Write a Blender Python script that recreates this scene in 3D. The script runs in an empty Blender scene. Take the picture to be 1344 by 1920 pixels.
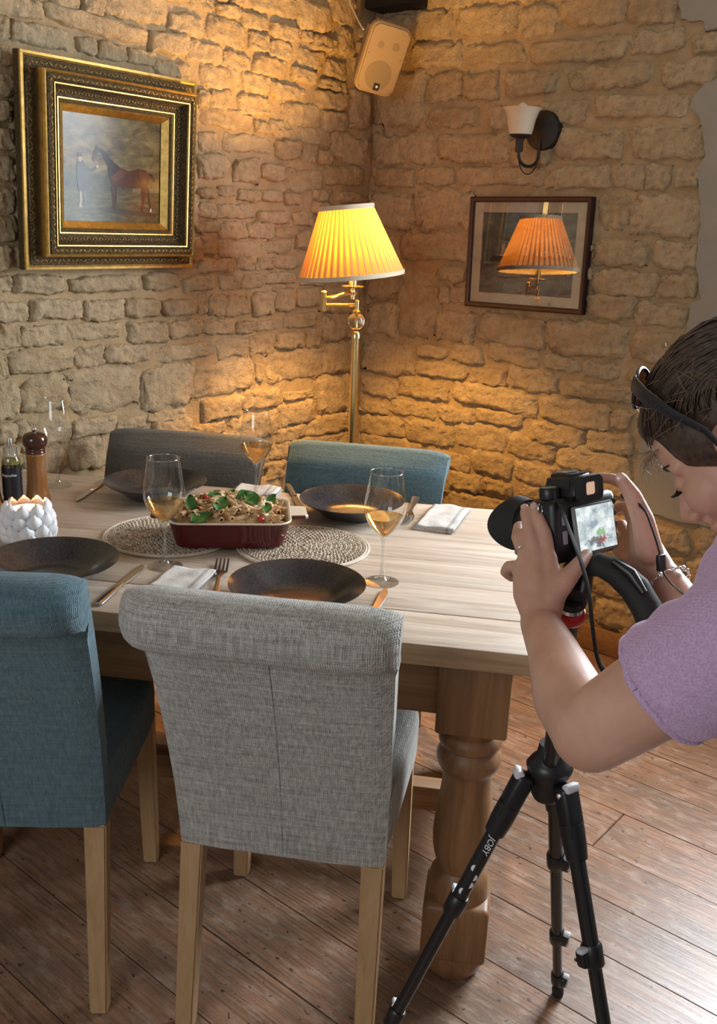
import bpy, bmesh, math, random
import numpy as np
from mathutils import Vector, Matrix, noise, Quaternion

random.seed(7)
SC = bpy.context.scene
COL = SC.collection
PI = math.pi
R = math.radians

# ------------------------------------------------------------------ camera, world, lights, exposure
FPX, PITCH, ROLL, EYE = 1778.0, R(16.99), R(2.37), 1.470
_fw = np.array([0, math.cos(PITCH), -math.sin(PITCH)])
_rt = np.array([1.0, 0, 0])
_up = np.cross(_rt, _fw)
_r2 = math.cos(ROLL) * _rt + math.sin(ROLL) * _up
_u2 = -math.sin(ROLL) * _rt + math.cos(ROLL) * _up
EYEP = np.array([0, 0, EYE])
cd = bpy.data.cameras.new('camera')
cd.sensor_fit = 'HORIZONTAL'
cd.sensor_width = 36
cd.lens = 36 * FPX / 1344
cd.clip_start = 0.05
cam = bpy.data.objects.new('view_camera', cd)
COL.objects.link(cam)
cam.matrix_world = Matrix(((_r2[0], _u2[0], -_fw[0], 0), (_r2[1], _u2[1], -_fw[1], 0), (_r2[2], _u2[2], -_fw[2], EYE), (0, 0, 0, 1)))
SC.camera = cam

world = bpy.data.worlds.new('world')
SC.world = world
world.use_nodes = True
world.node_tree.nodes['Background'].inputs[0].default_value = (0.95, 0.95, 0.93, 1)
world.node_tree.nodes['Background'].inputs[1].default_value = 0.20


def area_light(name, loc, direction, sx, sy, power, color):
    l = bpy.data.lights.new(name, 'AREA')
    l.shape = 'RECTANGLE'
    l.size, l.size_y, l.energy, l.color = sx, sy, power, color
    o = bpy.data.objects.new(name, l)
    COL.objects.link(o)
    o.location = loc
    o.rotation_euler = Vector(direction).to_track_quat('-Z', 'Y').to_euler()
    return o


# daylight: the window in the right-hand wall (just outside the frame) and windows behind the camera
WIN_POWER, BACK_POWER, LAMP_POWER = 128.0, 23.0, 84.0
area_light('daylight_right_window', (1.63, 2.81, 1.55), (-0.60, -0.80, -0.18), 0.95, 1.1, WIN_POWER, (0.86, 0.93, 1.0))
area_light('daylight_back_window', (-1.5, -0.9, 1.75), (0.52, 0.83, -0.28), 1.3, 1.2, BACK_POWER, (0.95, 0.97, 1.0))

SC.view_settings.view_transform = 'Standard'
SC.view_settings.look = 'None'
SC.view_settings.gamma = 1
SC.view_settings.exposure = 0.22
SC.view_settings.use_curve_mapping = False
SC.cycles.max_bounces = 10
SC.cycles.transparent_max_bounces = 16
SC.cycles.sample_clamp_indirect = 4
SC.cycles.caustics_reflective = False
SC.cycles.caustics_refractive = False
SC.cycles.use_denoising = True


# ------------------------------------------------------------------ where a pixel of the photograph lies in the room
def ray(x, y):
    return _fw + _r2 * (x - 672) / FPX - _u2 * (y - 960) / FPX


def onz(x, y, z):
    d = ray(x, y)
    return Vector(EYEP + d * (z - EYE) / d[2])


def ony(x, y, Y):
    d = ray(x, y)
    return Vector(EYEP + d * Y / d[1])


def ond(x, y, depth):
    return Vector(EYEP + ray(x, y) * depth)


def onplane(x, y, P, n):
    d = ray(x, y)
    P = np.array(P)
    n = np.array(n)
    return Vector(EYEP + d * ((P - EYEP) @ n) / (d @ n))


def proj(P):
    d = np.array(P) - EYEP
    z = d @ _fw
    return 672 + FPX * (d @ _r2) / z, 960 - FPX * (d @ _u2) / z


# ------------------------------------------------------------------ mesh helpers
class MB:
    """collects shapes and links them as one mesh object"""

    def __init__(self):
        self.v, self.f, self.m = [], [], []

    def add(self, vs, fs, mat=0, M=None):
        k = len(self.v)
        if M is not None:
            vs = [M @ Vector(p) for p in vs]
        self.v.extend([tuple(p) for p in vs])
        self.f.extend([tuple(i + k for i in f) for f in fs])
        self.m.extend([mat] * len(fs))
        return self

    def bm(self, bm, mat=0, M=None):
        bm.verts.index_update()
        self.add([v.co.copy() for v in bm.verts], [[v.index for v in f.verts] for f in bm.faces], mat, M)
        bm.free()
        return self

    def box(self, c, s, bevel=0.0, M=None, mat=0, seg=2, taper=None):
        b = bmesh.new()
        bmesh.ops.create_cube(b, size=1)
        for v in b.verts:
            z = v.co.z
            v.co = Vector((v.co.x * s[0], v.co.y * s[1], v.co.z * s[2]))
            if taper and z < 0:
                v.co.x *= taper
                v.co.y *= taper
            v.co += Vector(c)
        if bevel:
            bmesh.ops.bevel(b, geom=list(b.edges), offset=bevel, segments=seg, profile=0.5, affect='EDGES')
        return self.bm(b, mat, M)

    def lathe(self, prof, n=32, M=None, mat=0, caps=True):
        vs, fs = [], []
        for r, z in prof:
            for i in range(n):
                a = 2 * PI * i / n
                vs.append((r * math.cos(a), r * math.sin(a), z))
        for k in range(len(prof) - 1):
            for i in range(n):
                j = (i + 1) % n
                fs.append((k * n + i, k * n + j, (k + 1) * n + j, (k + 1) * n + i))
        if caps:
            fs.append(tuple(range(n - 1, -1, -1)))
            fs.append(tuple((len(prof) - 1) * n + i for i in range(n)))
        return self.add(vs, fs, mat, M)

    def tube(self, pts, rad, n=10, mat=0, M=None, flat=None, ends='cap', upv=None):
        pts = [Vector(p) for p in pts]
        if not hasattr(rad, '__len__'):
            rad = [rad] * len(pts)
        vs, fs = [], []
        t0 = (pts[1] - pts[0]).normalized()
        u = Vector(upv) if upv is not None else (Vector((0, 0, 1)) if abs(t0.z) < 0.9 else Vector((1, 0, 0)))
        for k, p in enumerate(pts):
            t = (pts[min(k + 1, len(pts) - 1)] - pts[max(k - 1, 0)]).normalized()
            u = (u - t * u.dot(t)).normalized()
            w = t.cross(u)
            for i in range(n):
                a = 2 * PI * i / n
                ru = rad[k] * (flat if flat else 1)
                vs.append(p + u * (math.cos(a) * ru) + w * (math.sin(a) * rad[k]))
        for k in range(len(pts) - 1):
            for i in range(n):
                j = (i + 1) % n
                fs.append((k * n + i, k * n + j, (k + 1) * n + j, (k + 1) * n + i))
        if ends == 'cap':
            fs.append(tuple(range(n - 1, -1, -1)))
            fs.append(tuple((len(pts) - 1) * n + i for i in range(n)))
        return self.add(vs, fs, mat, M)

    def caps(self, p0, p1, r0, r1, n=14, rings=5, mat=0, sx=1.0, u=None):
        """tapered capsule with round ends"""
        p0, p1 = Vector(p0), Vector(p1)
        t = (p1 - p0).normalized()
        pts, rad = [], []
        for i in range(rings + 1):
            a = -PI / 2 + (PI / 2) * i / rings
            pts.append(p0 + t * (math.sin(a) * r0))
            rad.append(max(math.cos(a) * r0, 1e-4))
        for i in range(rings + 1):
            a = (PI / 2) * i / rings
            pts.append(p1 + t * (math.sin(a) * r1))
            rad.append(max(math.cos(a) * r1, 1e-4))
        return self.tube(pts, rad, n, mat, flat=sx, upv=u)

    def ell(self, c, r, M=None, nu=20, nv=12, mat=0):
        vs, fs = [], []
        for j in range(nv + 1):
            b = -PI / 2 + PI * j / nv
            for i in range(nu):
                a = 2 * PI * i / nu
                cb = max(math.cos(b), 1e-3)
                vs.append((c[0] + r[0] * cb * math.cos(a), c[1] + r[1] * cb * math.sin(a), c[2] + r[2] * math.sin(b)))
        for j in range(nv):
            for i in range(nu):
                k = (i + 1) % nu
                fs.append((j * nu + i, j * nu + k, (j + 1) * nu + k, (j + 1) * nu + i))
        fs.append(tuple(range(nu - 1, -1, -1)))
        fs.append(tuple(nv * nu + i for i in range(nu)))
        return self.add(vs, fs, mat, M)

    def grid(self, fn, nu, nv, mat=0, wrapu=False):
        vs = [fn(i / (nu if wrapu else nu - 1), j / (nv - 1)) for j in range(nv) for i in range(nu)]
        fs = []
        for j in range(nv - 1):
            for i in range(nu if wrapu else nu - 1):
                k = (i + 1) % nu
                fs.append((j * nu + i, j * nu + k, (j + 1) * nu + k, (j + 1) * nu + i))
        return self.add(vs, fs, mat)

    def prism(self, poly, h0, h1, M=None, mat=0, bevel=0.0):
        """polygon (x, y) extruded from z=h0 to h1; bevel chamfers the top rim"""
        n = len(poly)
        vs = [(x, y, h0) for x, y in poly]
        fs = [tuple(range(n - 1, -1, -1))]
        if bevel:
            cx = sum(p[0] for p in poly) / n
            cy = sum(p[1] for p in poly) / n
            vs += [(x, y, h1 - bevel) for x, y in poly]
            for x, y in poly:
                d = math.hypot(x - cx, y - cy) or 1
                vs.append((x - (x - cx) / d * bevel, y - (y - cy) / d * bevel, h1))
            L = 3
        else:
            vs += [(x, y, h1) for x, y in poly]
            L = 2
        for k in range(L - 1):
            for i in range(n):
                j = (i + 1) % n
                fs.append((k * n + i, k * n + j, (k + 1) * n + j, (k + 1) * n + i))
        fs.append(tuple((L - 1) * n + i for i in range(n)))
        return self.add(vs, fs, mat, M)

    def build(self, name, mats, parent=None, smooth=35, M=None):
        me = bpy.data.meshes.new(name)
        me.from_pydata(self.v, [], self.f)
        if not isinstance(mats, (list, tuple)):
            mats = [mats]
        for m in mats:
            me.materials.append(m)
        if len(mats) > 1:
            me.polygons.foreach_set('material_index', self.m)
        me.polygons.foreach_set('use_smooth', [True] * len(me.polygons))
        me.update()
        b = bmesh.new()
        b.from_mesh(me)
        bmesh.ops.recalc_face_normals(b, faces=b.faces)
        b.to_mesh(me)
        b.free()
        if smooth < 180:
            me.set_sharp_from_angle(angle=R(smooth))
        o = bpy.data.objects.new(name, me)
        COL.objects.link(o)
        if parent is not None:
            o.parent = parent
        if M is not None:
            o.matrix_local = M
        return o


def tag(o, label=None, cat=None, group=None, kind=None):
    if label:
        o['label'] = label
    if cat:
        o['category'] = cat
    if group:
        o['group'] = group
    if kind:
        o['kind'] = kind
    return o


def thing(name, label, cat, loc=(0, 0, 0), rz=0.0, group=None, M=None):
    o = bpy.data.objects.new(name, None)
    o.empty_display_size = 0.05
    COL.objects.link(o)
    if M is not None:
        o.matrix_world = M
    else:
        o.location = loc
        o.rotation_euler = (0, 0, rz)
    return tag(o, label, cat, group)


def copy_tree(o, parent=None):
    c = o.copy()
    COL.objects.link(c)
    if parent is not None:
        c.parent = parent
    for ch in list(o.children):
        copy_tree(ch, c)
    return c


def frame(x, y, z, o=(0, 0, 0)):
    x, y, z = Vector(x), Vector(y), Vector(z)
    return Matrix(((x[0], y[0], z[0], o[0]), (x[1], y[1], z[1], o[1]), (x[2], y[2], z[2], o[2]), (0, 0, 0, 1)))


def remeshed(mb, voxel, smooth=3):
    """fuses the overlapping shapes of mb into one continuous skin and returns it as a new MB"""
    me = bpy.data.meshes.new('tmp')
    me.from_pydata(mb.v, [], mb.f)
    b = bmesh.new()
    b.from_mesh(me)
    bmesh.ops.recalc_face_normals(b, faces=b.faces)
    b.to_mesh(me)
    b.free()
    o = bpy.data.objects.new('tmp', me)
    COL.objects.link(o)
    r = o.modifiers.new('r', 'REMESH')
    r.mode = 'VOXEL'
    r.voxel_size = voxel
    s = o.modifiers.new('s', 'SMOOTH')
    s.factor = 0.5
    s.iterations = smooth
    dg = bpy.context.evaluated_depsgraph_get()
    e = o.evaluated_get(dg)
    m2 = e.to_mesh()
    out = MB()
    out.add([v.co.copy() for v in m2.vertices], [tuple(p.vertices) for p in m2.polygons])
    e.to_mesh_clear()
    bpy.data.objects.remove(o)
    bpy.data.meshes.remove(me)
    return out


# ------------------------------------------------------------------ procedural materials
class Mat:
    def __init__(self, name):
        self.m = bpy.data.materials.new(name)
        self.m.use_nodes = True
        self.t = self.m.node_tree
        self.b = self.t.nodes['Principled BSDF']
        self.out = self.t.nodes['Material Output']

    def n(self, typ, **kw):
        nd = self.t.nodes.new(typ)
        for k, v in kw.items():
            if k in nd.inputs:
                nd.inputs[k].default_value = v
            else:
                setattr(nd, k, v)
        return nd

    def l(self, a, b):
        self.t.links.new(a, b)

    def coord(self, kind='Object', scale=(1, 1, 1), rot=(0, 0, 0), loc=(0, 0, 0)):
        tc = self.n('ShaderNodeTexCoord')
        mp = self.n('ShaderNodeMapping')
        mp.inputs['Scale'].default_value = scale
        mp.inputs['Rotation'].default_value = rot
        mp.inputs['Location'].default_value = loc
        self.l(tc.outputs[kind], mp.inputs['Vector'])
        return mp.outputs[0]

    def noise(self, vec, scale, detail=4, rough=0.55, dist=0.0):
        nd = self.n('ShaderNodeTexNoise')
        nd.inputs['Scale'].default_value = scale
        nd.inputs['Detail'].default_value = detail
        nd.inputs['Roughness'].default_value = rough
        nd.inputs['Distortion'].default_value = dist
        if vec is not None:
            self.l(vec, nd.inputs['Vector'])
        return nd.outputs['Fac']

    def wave(self, vec, scale, dist=0, detail=2, kind='BANDS', dirn='X', dscale=1.0):
        nd = self.n('ShaderNodeTexWave')
        nd.wave_type = kind
        if kind == 'BANDS':
            nd.bands_direction = dirn
        nd.inputs['Scale'].default_value = scale
        nd.inputs['Distortion'].default_value = dist
        nd.inputs['Detail'].default_value = detail
        nd.inputs['Detail Scale'].default_value = dscale
        if vec is not None:
            self.l(vec, nd.inputs['Vector'])
        return nd.outputs['Fac']

    def ramp(self, fac, stops):
        nd = self.n('ShaderNodeValToRGB')
        el = nd.color_ramp.elements
        while len(el) < len(stops):
            el.new(0.5)
        for e, (p, c) in zip(el, stops):
            e.position = p
            e.color = (*c, 1) if len(c) == 3 else c
        self.l(fac, nd.inputs[0])
        return nd.outputs[0]

    def mix(self, fac, a, b, mode='MIX'):
        nd = self.n('ShaderNodeMix')
        nd.data_type = 'RGBA'
        nd.blend_type = mode
        for s, v in ((0, fac), (6, a), (7, b)):
            if hasattr(v, 'is_linked'):
                self.l(v, nd.inputs[s])
            elif s == 0:
                nd.inputs[0].default_value = v
            else:
                nd.inputs[s].default_value = (*v, 1)
        return nd.outputs[2]

    def math(self, op, a, b=0.0, c=None):
        nd = self.n('ShaderNodeMath')
        nd.operation = op
        for i, v in enumerate((a, b) if c is None else (a, b, c)):
            if hasattr(v, 'is_linked'):
                self.l(v, nd.inputs[i])
            else:
                nd.inputs[i].default_value = v
        return nd.outputs[0]

    def rnd(self):
        return self.n('ShaderNodeObjectInfo').outputs['Random']

    def bump(self, h, strength=0.5, dist=0.005):
        nd = self.n('ShaderNodeBump')
        nd.inputs['Strength'].default_value = strength
        nd.inputs['Distance'].default_value = dist
        self.l(h, nd.inputs['Height'])
        self.l(nd.outputs[0], self.b.inputs['Normal'])
        return nd

    def set(self, color=None, rough=None, metal=None, spec=None, **kw):
        for key, v in (('Base Color', color), ('Roughness', rough), ('Metallic', metal), ('Specular IOR Level', spec), *kw.items()):
            if v is None:
                continue
            if hasattr(v, 'is_linked'):
                self.l(v, self.b.inputs[key])
            elif key in ('Base Color', 'Emission Color', 'Sheen Tint', 'Subsurface Radius') and len(v) == 3:
                self.b.inputs[key].default_value = (*v, 1) if key != 'Subsurface Radius' else v
            else:
                self.b.inputs[key].default_value = v
        return self.m


MATS = {}


def simple(name, color, rough=0.5, metal=0.0, var=0.0, scale=30, bump=0.0, bdist=0.002, spec=None, **kw):
    if name in MATS:
        return MATS[name]
    m = Mat(name)
    vec = m.coord('Object')
    f = m.noise(vec, scale, 5)
    if var:
        a = tuple(max(0, c * (1 - var)) for c in color)
        b = tuple(min(1, c * (1 + var)) for c in color)
        col = m.ramp(f, [(0.3, a), (0.7, b)])
    else:
        col = color
    if bump:
        m.bump(f, bump, bdist)
    MATS[name] = m.set(col, rough, metal, spec, **kw)
    return MATS[name]


def mat_stone():
    m = Mat('limestone')
    vec = m.coord('Object')
    r = m.rnd()
    big = m.noise(vec, 9, 5, 0.6)
    fine = m.noise(vec, 55, 6, 0.65)
    base = m.ramp(r, [(0, (0.42, 0.300, 0.165)), (0.35, (0.49, 0.370, 0.220)), (0.7, (0.54, 0.415, 0.260)), (1, (0.46, 0.340, 0.195))])
    c = m.mix(m.ramp(big, [(0.35, (0, 0, 0)), (0.65, (1, 1, 1))]), base, (0.57, 0.45, 0.285))
    c = m.mix(m.ramp(fine, [(0.32, (0.7, 0.7, 0.7)), (0.52, (0, 0, 0))]), c, (0.33, 0.25, 0.17))
    h = m.math('ADD', m.math('MULTIPLY', big, 1.2), fine)
    h = m.math('ADD', h, m.math('MULTIPLY', m.noise(vec, 22, 6, 0.75, 1.0), 1.4))
    m.bump(h, 0.9, 0.011)
    return m.set(c, 0.9, spec=0.15)


def mat_mortar():
    m = Mat('lime_mortar')
    vec = m.coord('Object')
    a = m.noise(vec, 14, 6, 0.65)
    b = m.noise(vec, 140, 3, 0.6)
    c = m.ramp(a, [(0.3, (0.33, 0.24, 0.135)), (0.55, (0.42, 0.315, 0.185)), (0.75, (0.48, 0.37, 0.235))])
    m.bump(m.math('ADD', m.math('MULTIPLY', a, 2.0), b), 0.6, 0.008)
    return m.set(c, 0.95, spec=0.1)


def mat_board():
    m = Mat('old_pine_boards')
    r = m.rnd()
    tc = m.n('ShaderNodeTexCoord')
    off = m.n('ShaderNodeVectorMath')
    off.operation = 'SCALE'
    cmb = m.n('ShaderNodeCombineXYZ')
    m.l(r, cmb.inputs[0])
    m.l(r, cmb.inputs[1])
    m.l(cmb.outputs[0], off.inputs[0])
    off.inputs['Scale'].default_value = 37.0
    add = m.n('ShaderNodeVectorMath')
    m.l(tc.outputs['Object'], add.inputs[0])
    m.l(off.outputs[0], add.inputs[1])

    def mp(s):
        q = m.n('ShaderNodeMapping')
        q.inputs['Scale'].default_value = s
        m.l(add.outputs[0], q.inputs['Vector'])
        return q.outputs[0]
    grain = m.noise(mp((1.6, 26, 1)), 3.0, 6, 0.6, 1.2)
    rings = m.wave(mp((0.8, 9, 1)), 3.2, 7.5, 3, dirn='Y', dscale=0.8)
    blot = m.noise(mp((1.2, 2.2, 1)), 2.6, 5, 0.6)
    wear = m.noise(mp((4, 9, 1)), 4.0, 6, 0.7)
    spots = m.noise(mp((30, 42, 1)), 1.6, 2, 0.5)
    base = m.ramp(r, [(0, (0.27, 0.135, 0.07)), (0.3, (0.34, 0.17, 0.095)), (0.6, (0.30, 0.165, 0.095)), (1, (0.37, 0.19, 0.11))])
    c = m.mix(m.ramp(grain, [(0.38, (0, 0, 0)), (0.62, (0.8, 0.8, 0.8))]), base, (0.125, 0.07, 0.042))
    c = m.mix(m.ramp(rings, [(0.55, (0, 0, 0)), (0.95, (0.55, 0.55, 0.55))]), c, (0.30, 0.185, 0.115))
    c = m.mix(m.ramp(blot, [(0.42, (0, 0, 0)), (0.7, (0.75, 0.75, 0.75))]), c, (0.12, 0.085, 0.062))
    c = m.mix(m.ramp(wear, [(0.50, (0, 0, 0)), (0.72, (0.62, 0.62, 0.62))]), c, (0.43, 0.33, 0.25))
    c = m.mix(m.ramp(spots, [(0.66, (0, 0, 0)), (0.72, (0.85, 0.85, 0.85))]), c, (0.05, 0.03, 0.02))
    m.bump(m.math('ADD', grain, m.math('MULTIPLY', wear, 0.6)), 0.35, 0.003)
    rough = m.ramp(wear, [(0.3, (0.30, 0.30, 0.30)), (0.7, (0.42, 0.42, 0.42))])
    return m.set(c, rough, spec=0.7)


def mat_wood(name, a, b, c3, rough=0.45, scale=1.0, axis='X', knots=False, spec=0.4):
    m = Mat(name)
    s = {'X': (1, 14, 14), 'Y': (14, 1, 14), 'Z': (14, 14, 1)}[axis]
    vec = m.coord('Object', tuple(q * scale for q in s))
    g = m.noise(vec, 2.2, 6, 0.6, 1.4)
    vec2 = m.coord('Object', tuple(q * scale for q in s))
    g2 = m.noise(vec2, 9.0, 4, 0.6, 0.6)
    col = m.ramp(g, [(0.28, a), (0.5, b), (0.72, c3)])
    col = m.mix(m.ramp(g2, [(0.45, (0, 0, 0)), (0.7, (0.35, 0.35, 0.35))]), col, a)
    if knots:
        v = m.coord('Object', tuple({'X': (3.2, 5.5, 1), 'Y': (5.5, 3.2, 1), 'Z': (5, 5, 2.4)}[axis]))
        vo = m.n('ShaderNodeTexVoronoi')
        vo.inputs['Scale'].default_value = 1.0
        m.l(v, vo.inputs['Vector'])
        col = m.mix(m.ramp(vo.outputs['Distance'], [(0.05, (0.75, 0.75, 0.75)), (0.085, (0, 0, 0))]), col, tuple(q * 0.5 for q in a))
    m.bump(g2, 0.15, 0.002)
    return m.set(col, rough, spec=spec)


def mat_fabric(name, dark, light, scale=260, slub=0.5):
    m = Mat(name)
    v1 = m.coord('Object', (1, 1, 1))
    w1 = m.wave(v1, scale / 1.9, 1.5, 2, dirn='X', dscale=3)
    w2 = m.wave(v1, scale / 1.9, 1.5, 2, dirn='Z', dscale=3)
    w3 = m.wave(v1, scale / 1.9, 1.5, 2, dirn='Y', dscale=3)
    nz1 = m.noise(m.coord('Object', (90, 90, 6)), 2.2, 3, 0.6)
    nz2 = m.noise(m.coord('Object', (6, 6, 90)), 2.2, 3, 0.6)
    fine = m.noise(v1, 420, 2, 0.6)
    f = m.math('ADD', m.math('MULTIPLY', nz1, 0.42), m.math('MULTIPLY', nz2, 0.34))
    f = m.math('ADD', f, m.math('MULTIPLY', fine, 0.24))
    f = m.math('ADD', f, m.math('MULTIPLY', m.math('SUBTRACT', m.math('MULTIPLY', w1, w2), 0.25), 0.10))
    c = m.ramp(f, [(0.36, dark), (0.64, light)])
    h = m.math('ADD', f, m.math('MULTIPLY', m.math('ADD', w1, m.math('ADD', w2, w3)), 0.12))
    m.bump(h, 0.9, 0.004)
    return m.set(c, 0.95, spec=0.1, **{'Sheen Weight': 0.25, 'Sheen Roughness': 0.5})


def mat_clear(name, tint=(1, 1, 1), gloss_tint=(1, 1, 1), ior=1.5, rough=0.0, boost=0.0, edge=0.0):
    """a thin clear shell: lets light through, reflects by Fresnel"""
    m = Mat(name)
    m.t.nodes.remove(m.b)
    lf = m.n('ShaderNodeLayerWeight')
    lf.inputs['Blend'].default_value = 0.5
    f0 = ((ior - 1) / (ior + 1)) ** 2
    fr = m.math('ADD', m.math('MULTIPLY', m.math('POWER', lf.outputs['Facing'], 5.0), 1 - f0), f0)
    tr = m.n('ShaderNodeBsdfTransparent')
    tr.inputs['Color'].default_value = (*tint, 1)
    if edge:
        lw = m.n('ShaderNodeLayerWeight')
        lw.inputs['Blend'].default_value = 0.35
        m.l(m.mix(m.math('MULTIPLY', m.math('POWER', lw.outputs['Facing'], 3.0), edge), tint, (0.6, 0.6, 0.58)), tr.inputs['Color'])
    gl = m.n('ShaderNodeBsdfGlossy')
    gl.inputs['Color'].default_value = (*gloss_tint, 1)
    gl.inputs['Roughness'].default_value = rough
    mx = m.n('ShaderNodeMixShader')
    f = fr
    if boost:
        f = m.math('MINIMUM', m.math('ADD', f, boost), 1.0)
    m.l(f, mx.inputs[0])
    m.l(tr.outputs[0], mx.inputs[1])
    m.l(gl.outputs[0], mx.inputs[2])
    m.l(mx.outputs[0], m.out.inputs['Surface'])
    return m.m


STONE, MORTAR, BOARD = mat_stone(), mat_mortar(), mat_board()
PLASTER = simple('grey_plaster', (0.285, 0.268, 0.225), 0.9, var=0.06, scale=8, bump=0.15, bdist=0.003)
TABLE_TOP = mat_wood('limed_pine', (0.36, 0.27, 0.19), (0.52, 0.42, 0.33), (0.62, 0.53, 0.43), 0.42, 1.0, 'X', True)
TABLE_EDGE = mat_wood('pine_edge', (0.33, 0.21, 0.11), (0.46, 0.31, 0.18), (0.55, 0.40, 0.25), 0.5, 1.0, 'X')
PINE_LEG = mat_wood('waxed_pine', (0.15, 0.073, 0.030), (0.255, 0.128, 0.056), (0.33, 0.18, 0.082), 0.42, 0.7, 'Z', True)
PINE_RAIL = mat_wood('waxed_pine_rail', (0.20, 0.10, 0.045), (0.30, 0.16, 0.075), (0.38, 0.22, 0.105), 0.45, 0.7, 'X')
BEECH = mat_wood('beech', (0.36, 0.215, 0.10), (0.43, 0.27, 0.135), (0.49, 0.32, 0.17), 0.45, 1.2, 'Z')
BLUE = mat_fabric('blue_weave', (0.055, 0.110, 0.135), (0.135, 0.225, 0.262))
GREY = mat_fabric('grey_weave', (0.21, 0.203, 0.182), (0.56, 0.545, 0.50), 170)
TAUPE = mat_fabric('taupe_weave', (0.080, 0.078, 0.066), (0.165, 0.160, 0.138))
BRASS = simple('brass', (0.86, 0.62, 0.28), 0.22, 1.0, var=0.05)
GOLD = simple('gilt', (0.64, 0.42, 0.13), 0.42, 1.0, var=0.25, scale=60, bump=0.1)
BLACK = simple('black_plastic', (0.011, 0.011, 0.012), 0.38, var=0.1)
MATTE_BLACK = simple('black_rubber', (0.013, 0.013, 0.013), 0.75, bump=0.3, scale=300)
IRON = simple('black_iron', (0.012, 0.011, 0.011), 0.55, var=0.2, bump=0.1)
STEEL = simple('steel', (0.62, 0.60, 0.57), 0.22, 1.0)
CHROME = simple('chrome', (0.8, 0.8, 0.8), 0.12, 1.0)
WHITE = simple('white_plastic', (0.72, 0.72, 0.74), 0.4)
GLASS_STEM = mat_clear('clear_stem_glass', (0.93, 0.94, 0.93), boost=0.10, edge=0.8)
GLASS = mat_clear('clear_glass', (0.98, 0.985, 0.98), boost=0.035, edge=0.6)
PANE = mat_clear('picture_glass', (0.93, 0.93, 0.92), boost=0.06)

# ------------------------------------------------------------------ the room: two rubble-stone walls meeting in a corner
C0 = Vector((-0.009, 3.93, 0))
AL, AR = R(50), R(38)
DL, NL = Vector((-math.cos(AL), -math.sin(AL), 0)), Vector((math.sin(AL), -math.cos(AL), 0))
DR, NR = Vector((math.cos(AR), -math.sin(AR), 0)), Vector((-math.sin(AR), -math.cos(AR), 0))
ZUP = Vector((0, 0, 1))
CEIL = 2.42
LEN_L, LEN_R = 3.3, 3.4
WIN_U0, WIN_U1, WIN_Z0, WIN_Z1 = 1.53, 2.47, 0.98, 2.12


def wall_frame(d, n):
    return frame(d, ZUP, n, C0) if d.cross(ZUP).dot(n) > 0 else Matrix(((d[0], 0, n[0], C0[0]), (d[1], 0, n[1], C0[1]), (d[2], 1, n[2], C0[2]), (0, 0, 0, 1)))


WL, WR = wall_frame(DL, NL), wall_frame(DR, NR)   # columns: along the wall, up, out into the room


def wall_uv(px, py, d, n, off=0.0):
    p = onplane(px, py, C0 + n * off, n) - C0
    return p.dot(d), p.z


def mortar_panel(mb, W, u0, u1, z0, z1, seed, thick=0.22, step=0.03):
    nu, nz = max(2, int((u1 - u0) / step) + 1), max(2, int((z1 - z0) / step) + 1)

    def fn(a, b):
        u, z = u0 + (u1 - u0) * a, z0 + (z1 - z0) * b
        h = 0.010 * noise.noise(Vector((u * 6, z * 6, seed))) + 0.005 * noise.noise(Vector((u * 22, z * 22, seed)))
        return W @ Vector((u, z, h - 0.002))
    mb.grid(fn, nu, nz)
    mb.box(((u0 + u1) / 2, (z0 + z1) / 2, -thick / 2 - 0.015), (u1 - u0, z1 - z0, thick), M=W)


m = MB()
mortar_panel(m, WL, -0.005, LEN_L, 0, CEIL, 3.1)
wall_left = tag(m.build('wall_left', MORTAR, smooth=180), 'rough rubble stone wall with the gilt-framed painting', kind='structure')
m = MB()
mortar_panel(m, WR, -0.005, WIN_U0, 0, CEIL, 9.4)
mortar_panel(m, WR, WIN_U1, LEN_R, 0, CEIL, 9.4, step=0.06)
mortar_panel(m, WR, WIN_U0, WIN_U1, 0, WIN_Z0, 9.4, step=0.06)
mortar_panel(m, WR, WIN_U0, WIN_U1, WIN_Z1, CEIL, 9.4, step=0.06)
wall_right = tag(m.build('wall_right', MORTAR, smooth=180), 'rough rubble stone wall with the wall lamp and small framed print', kind='structure')

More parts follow.
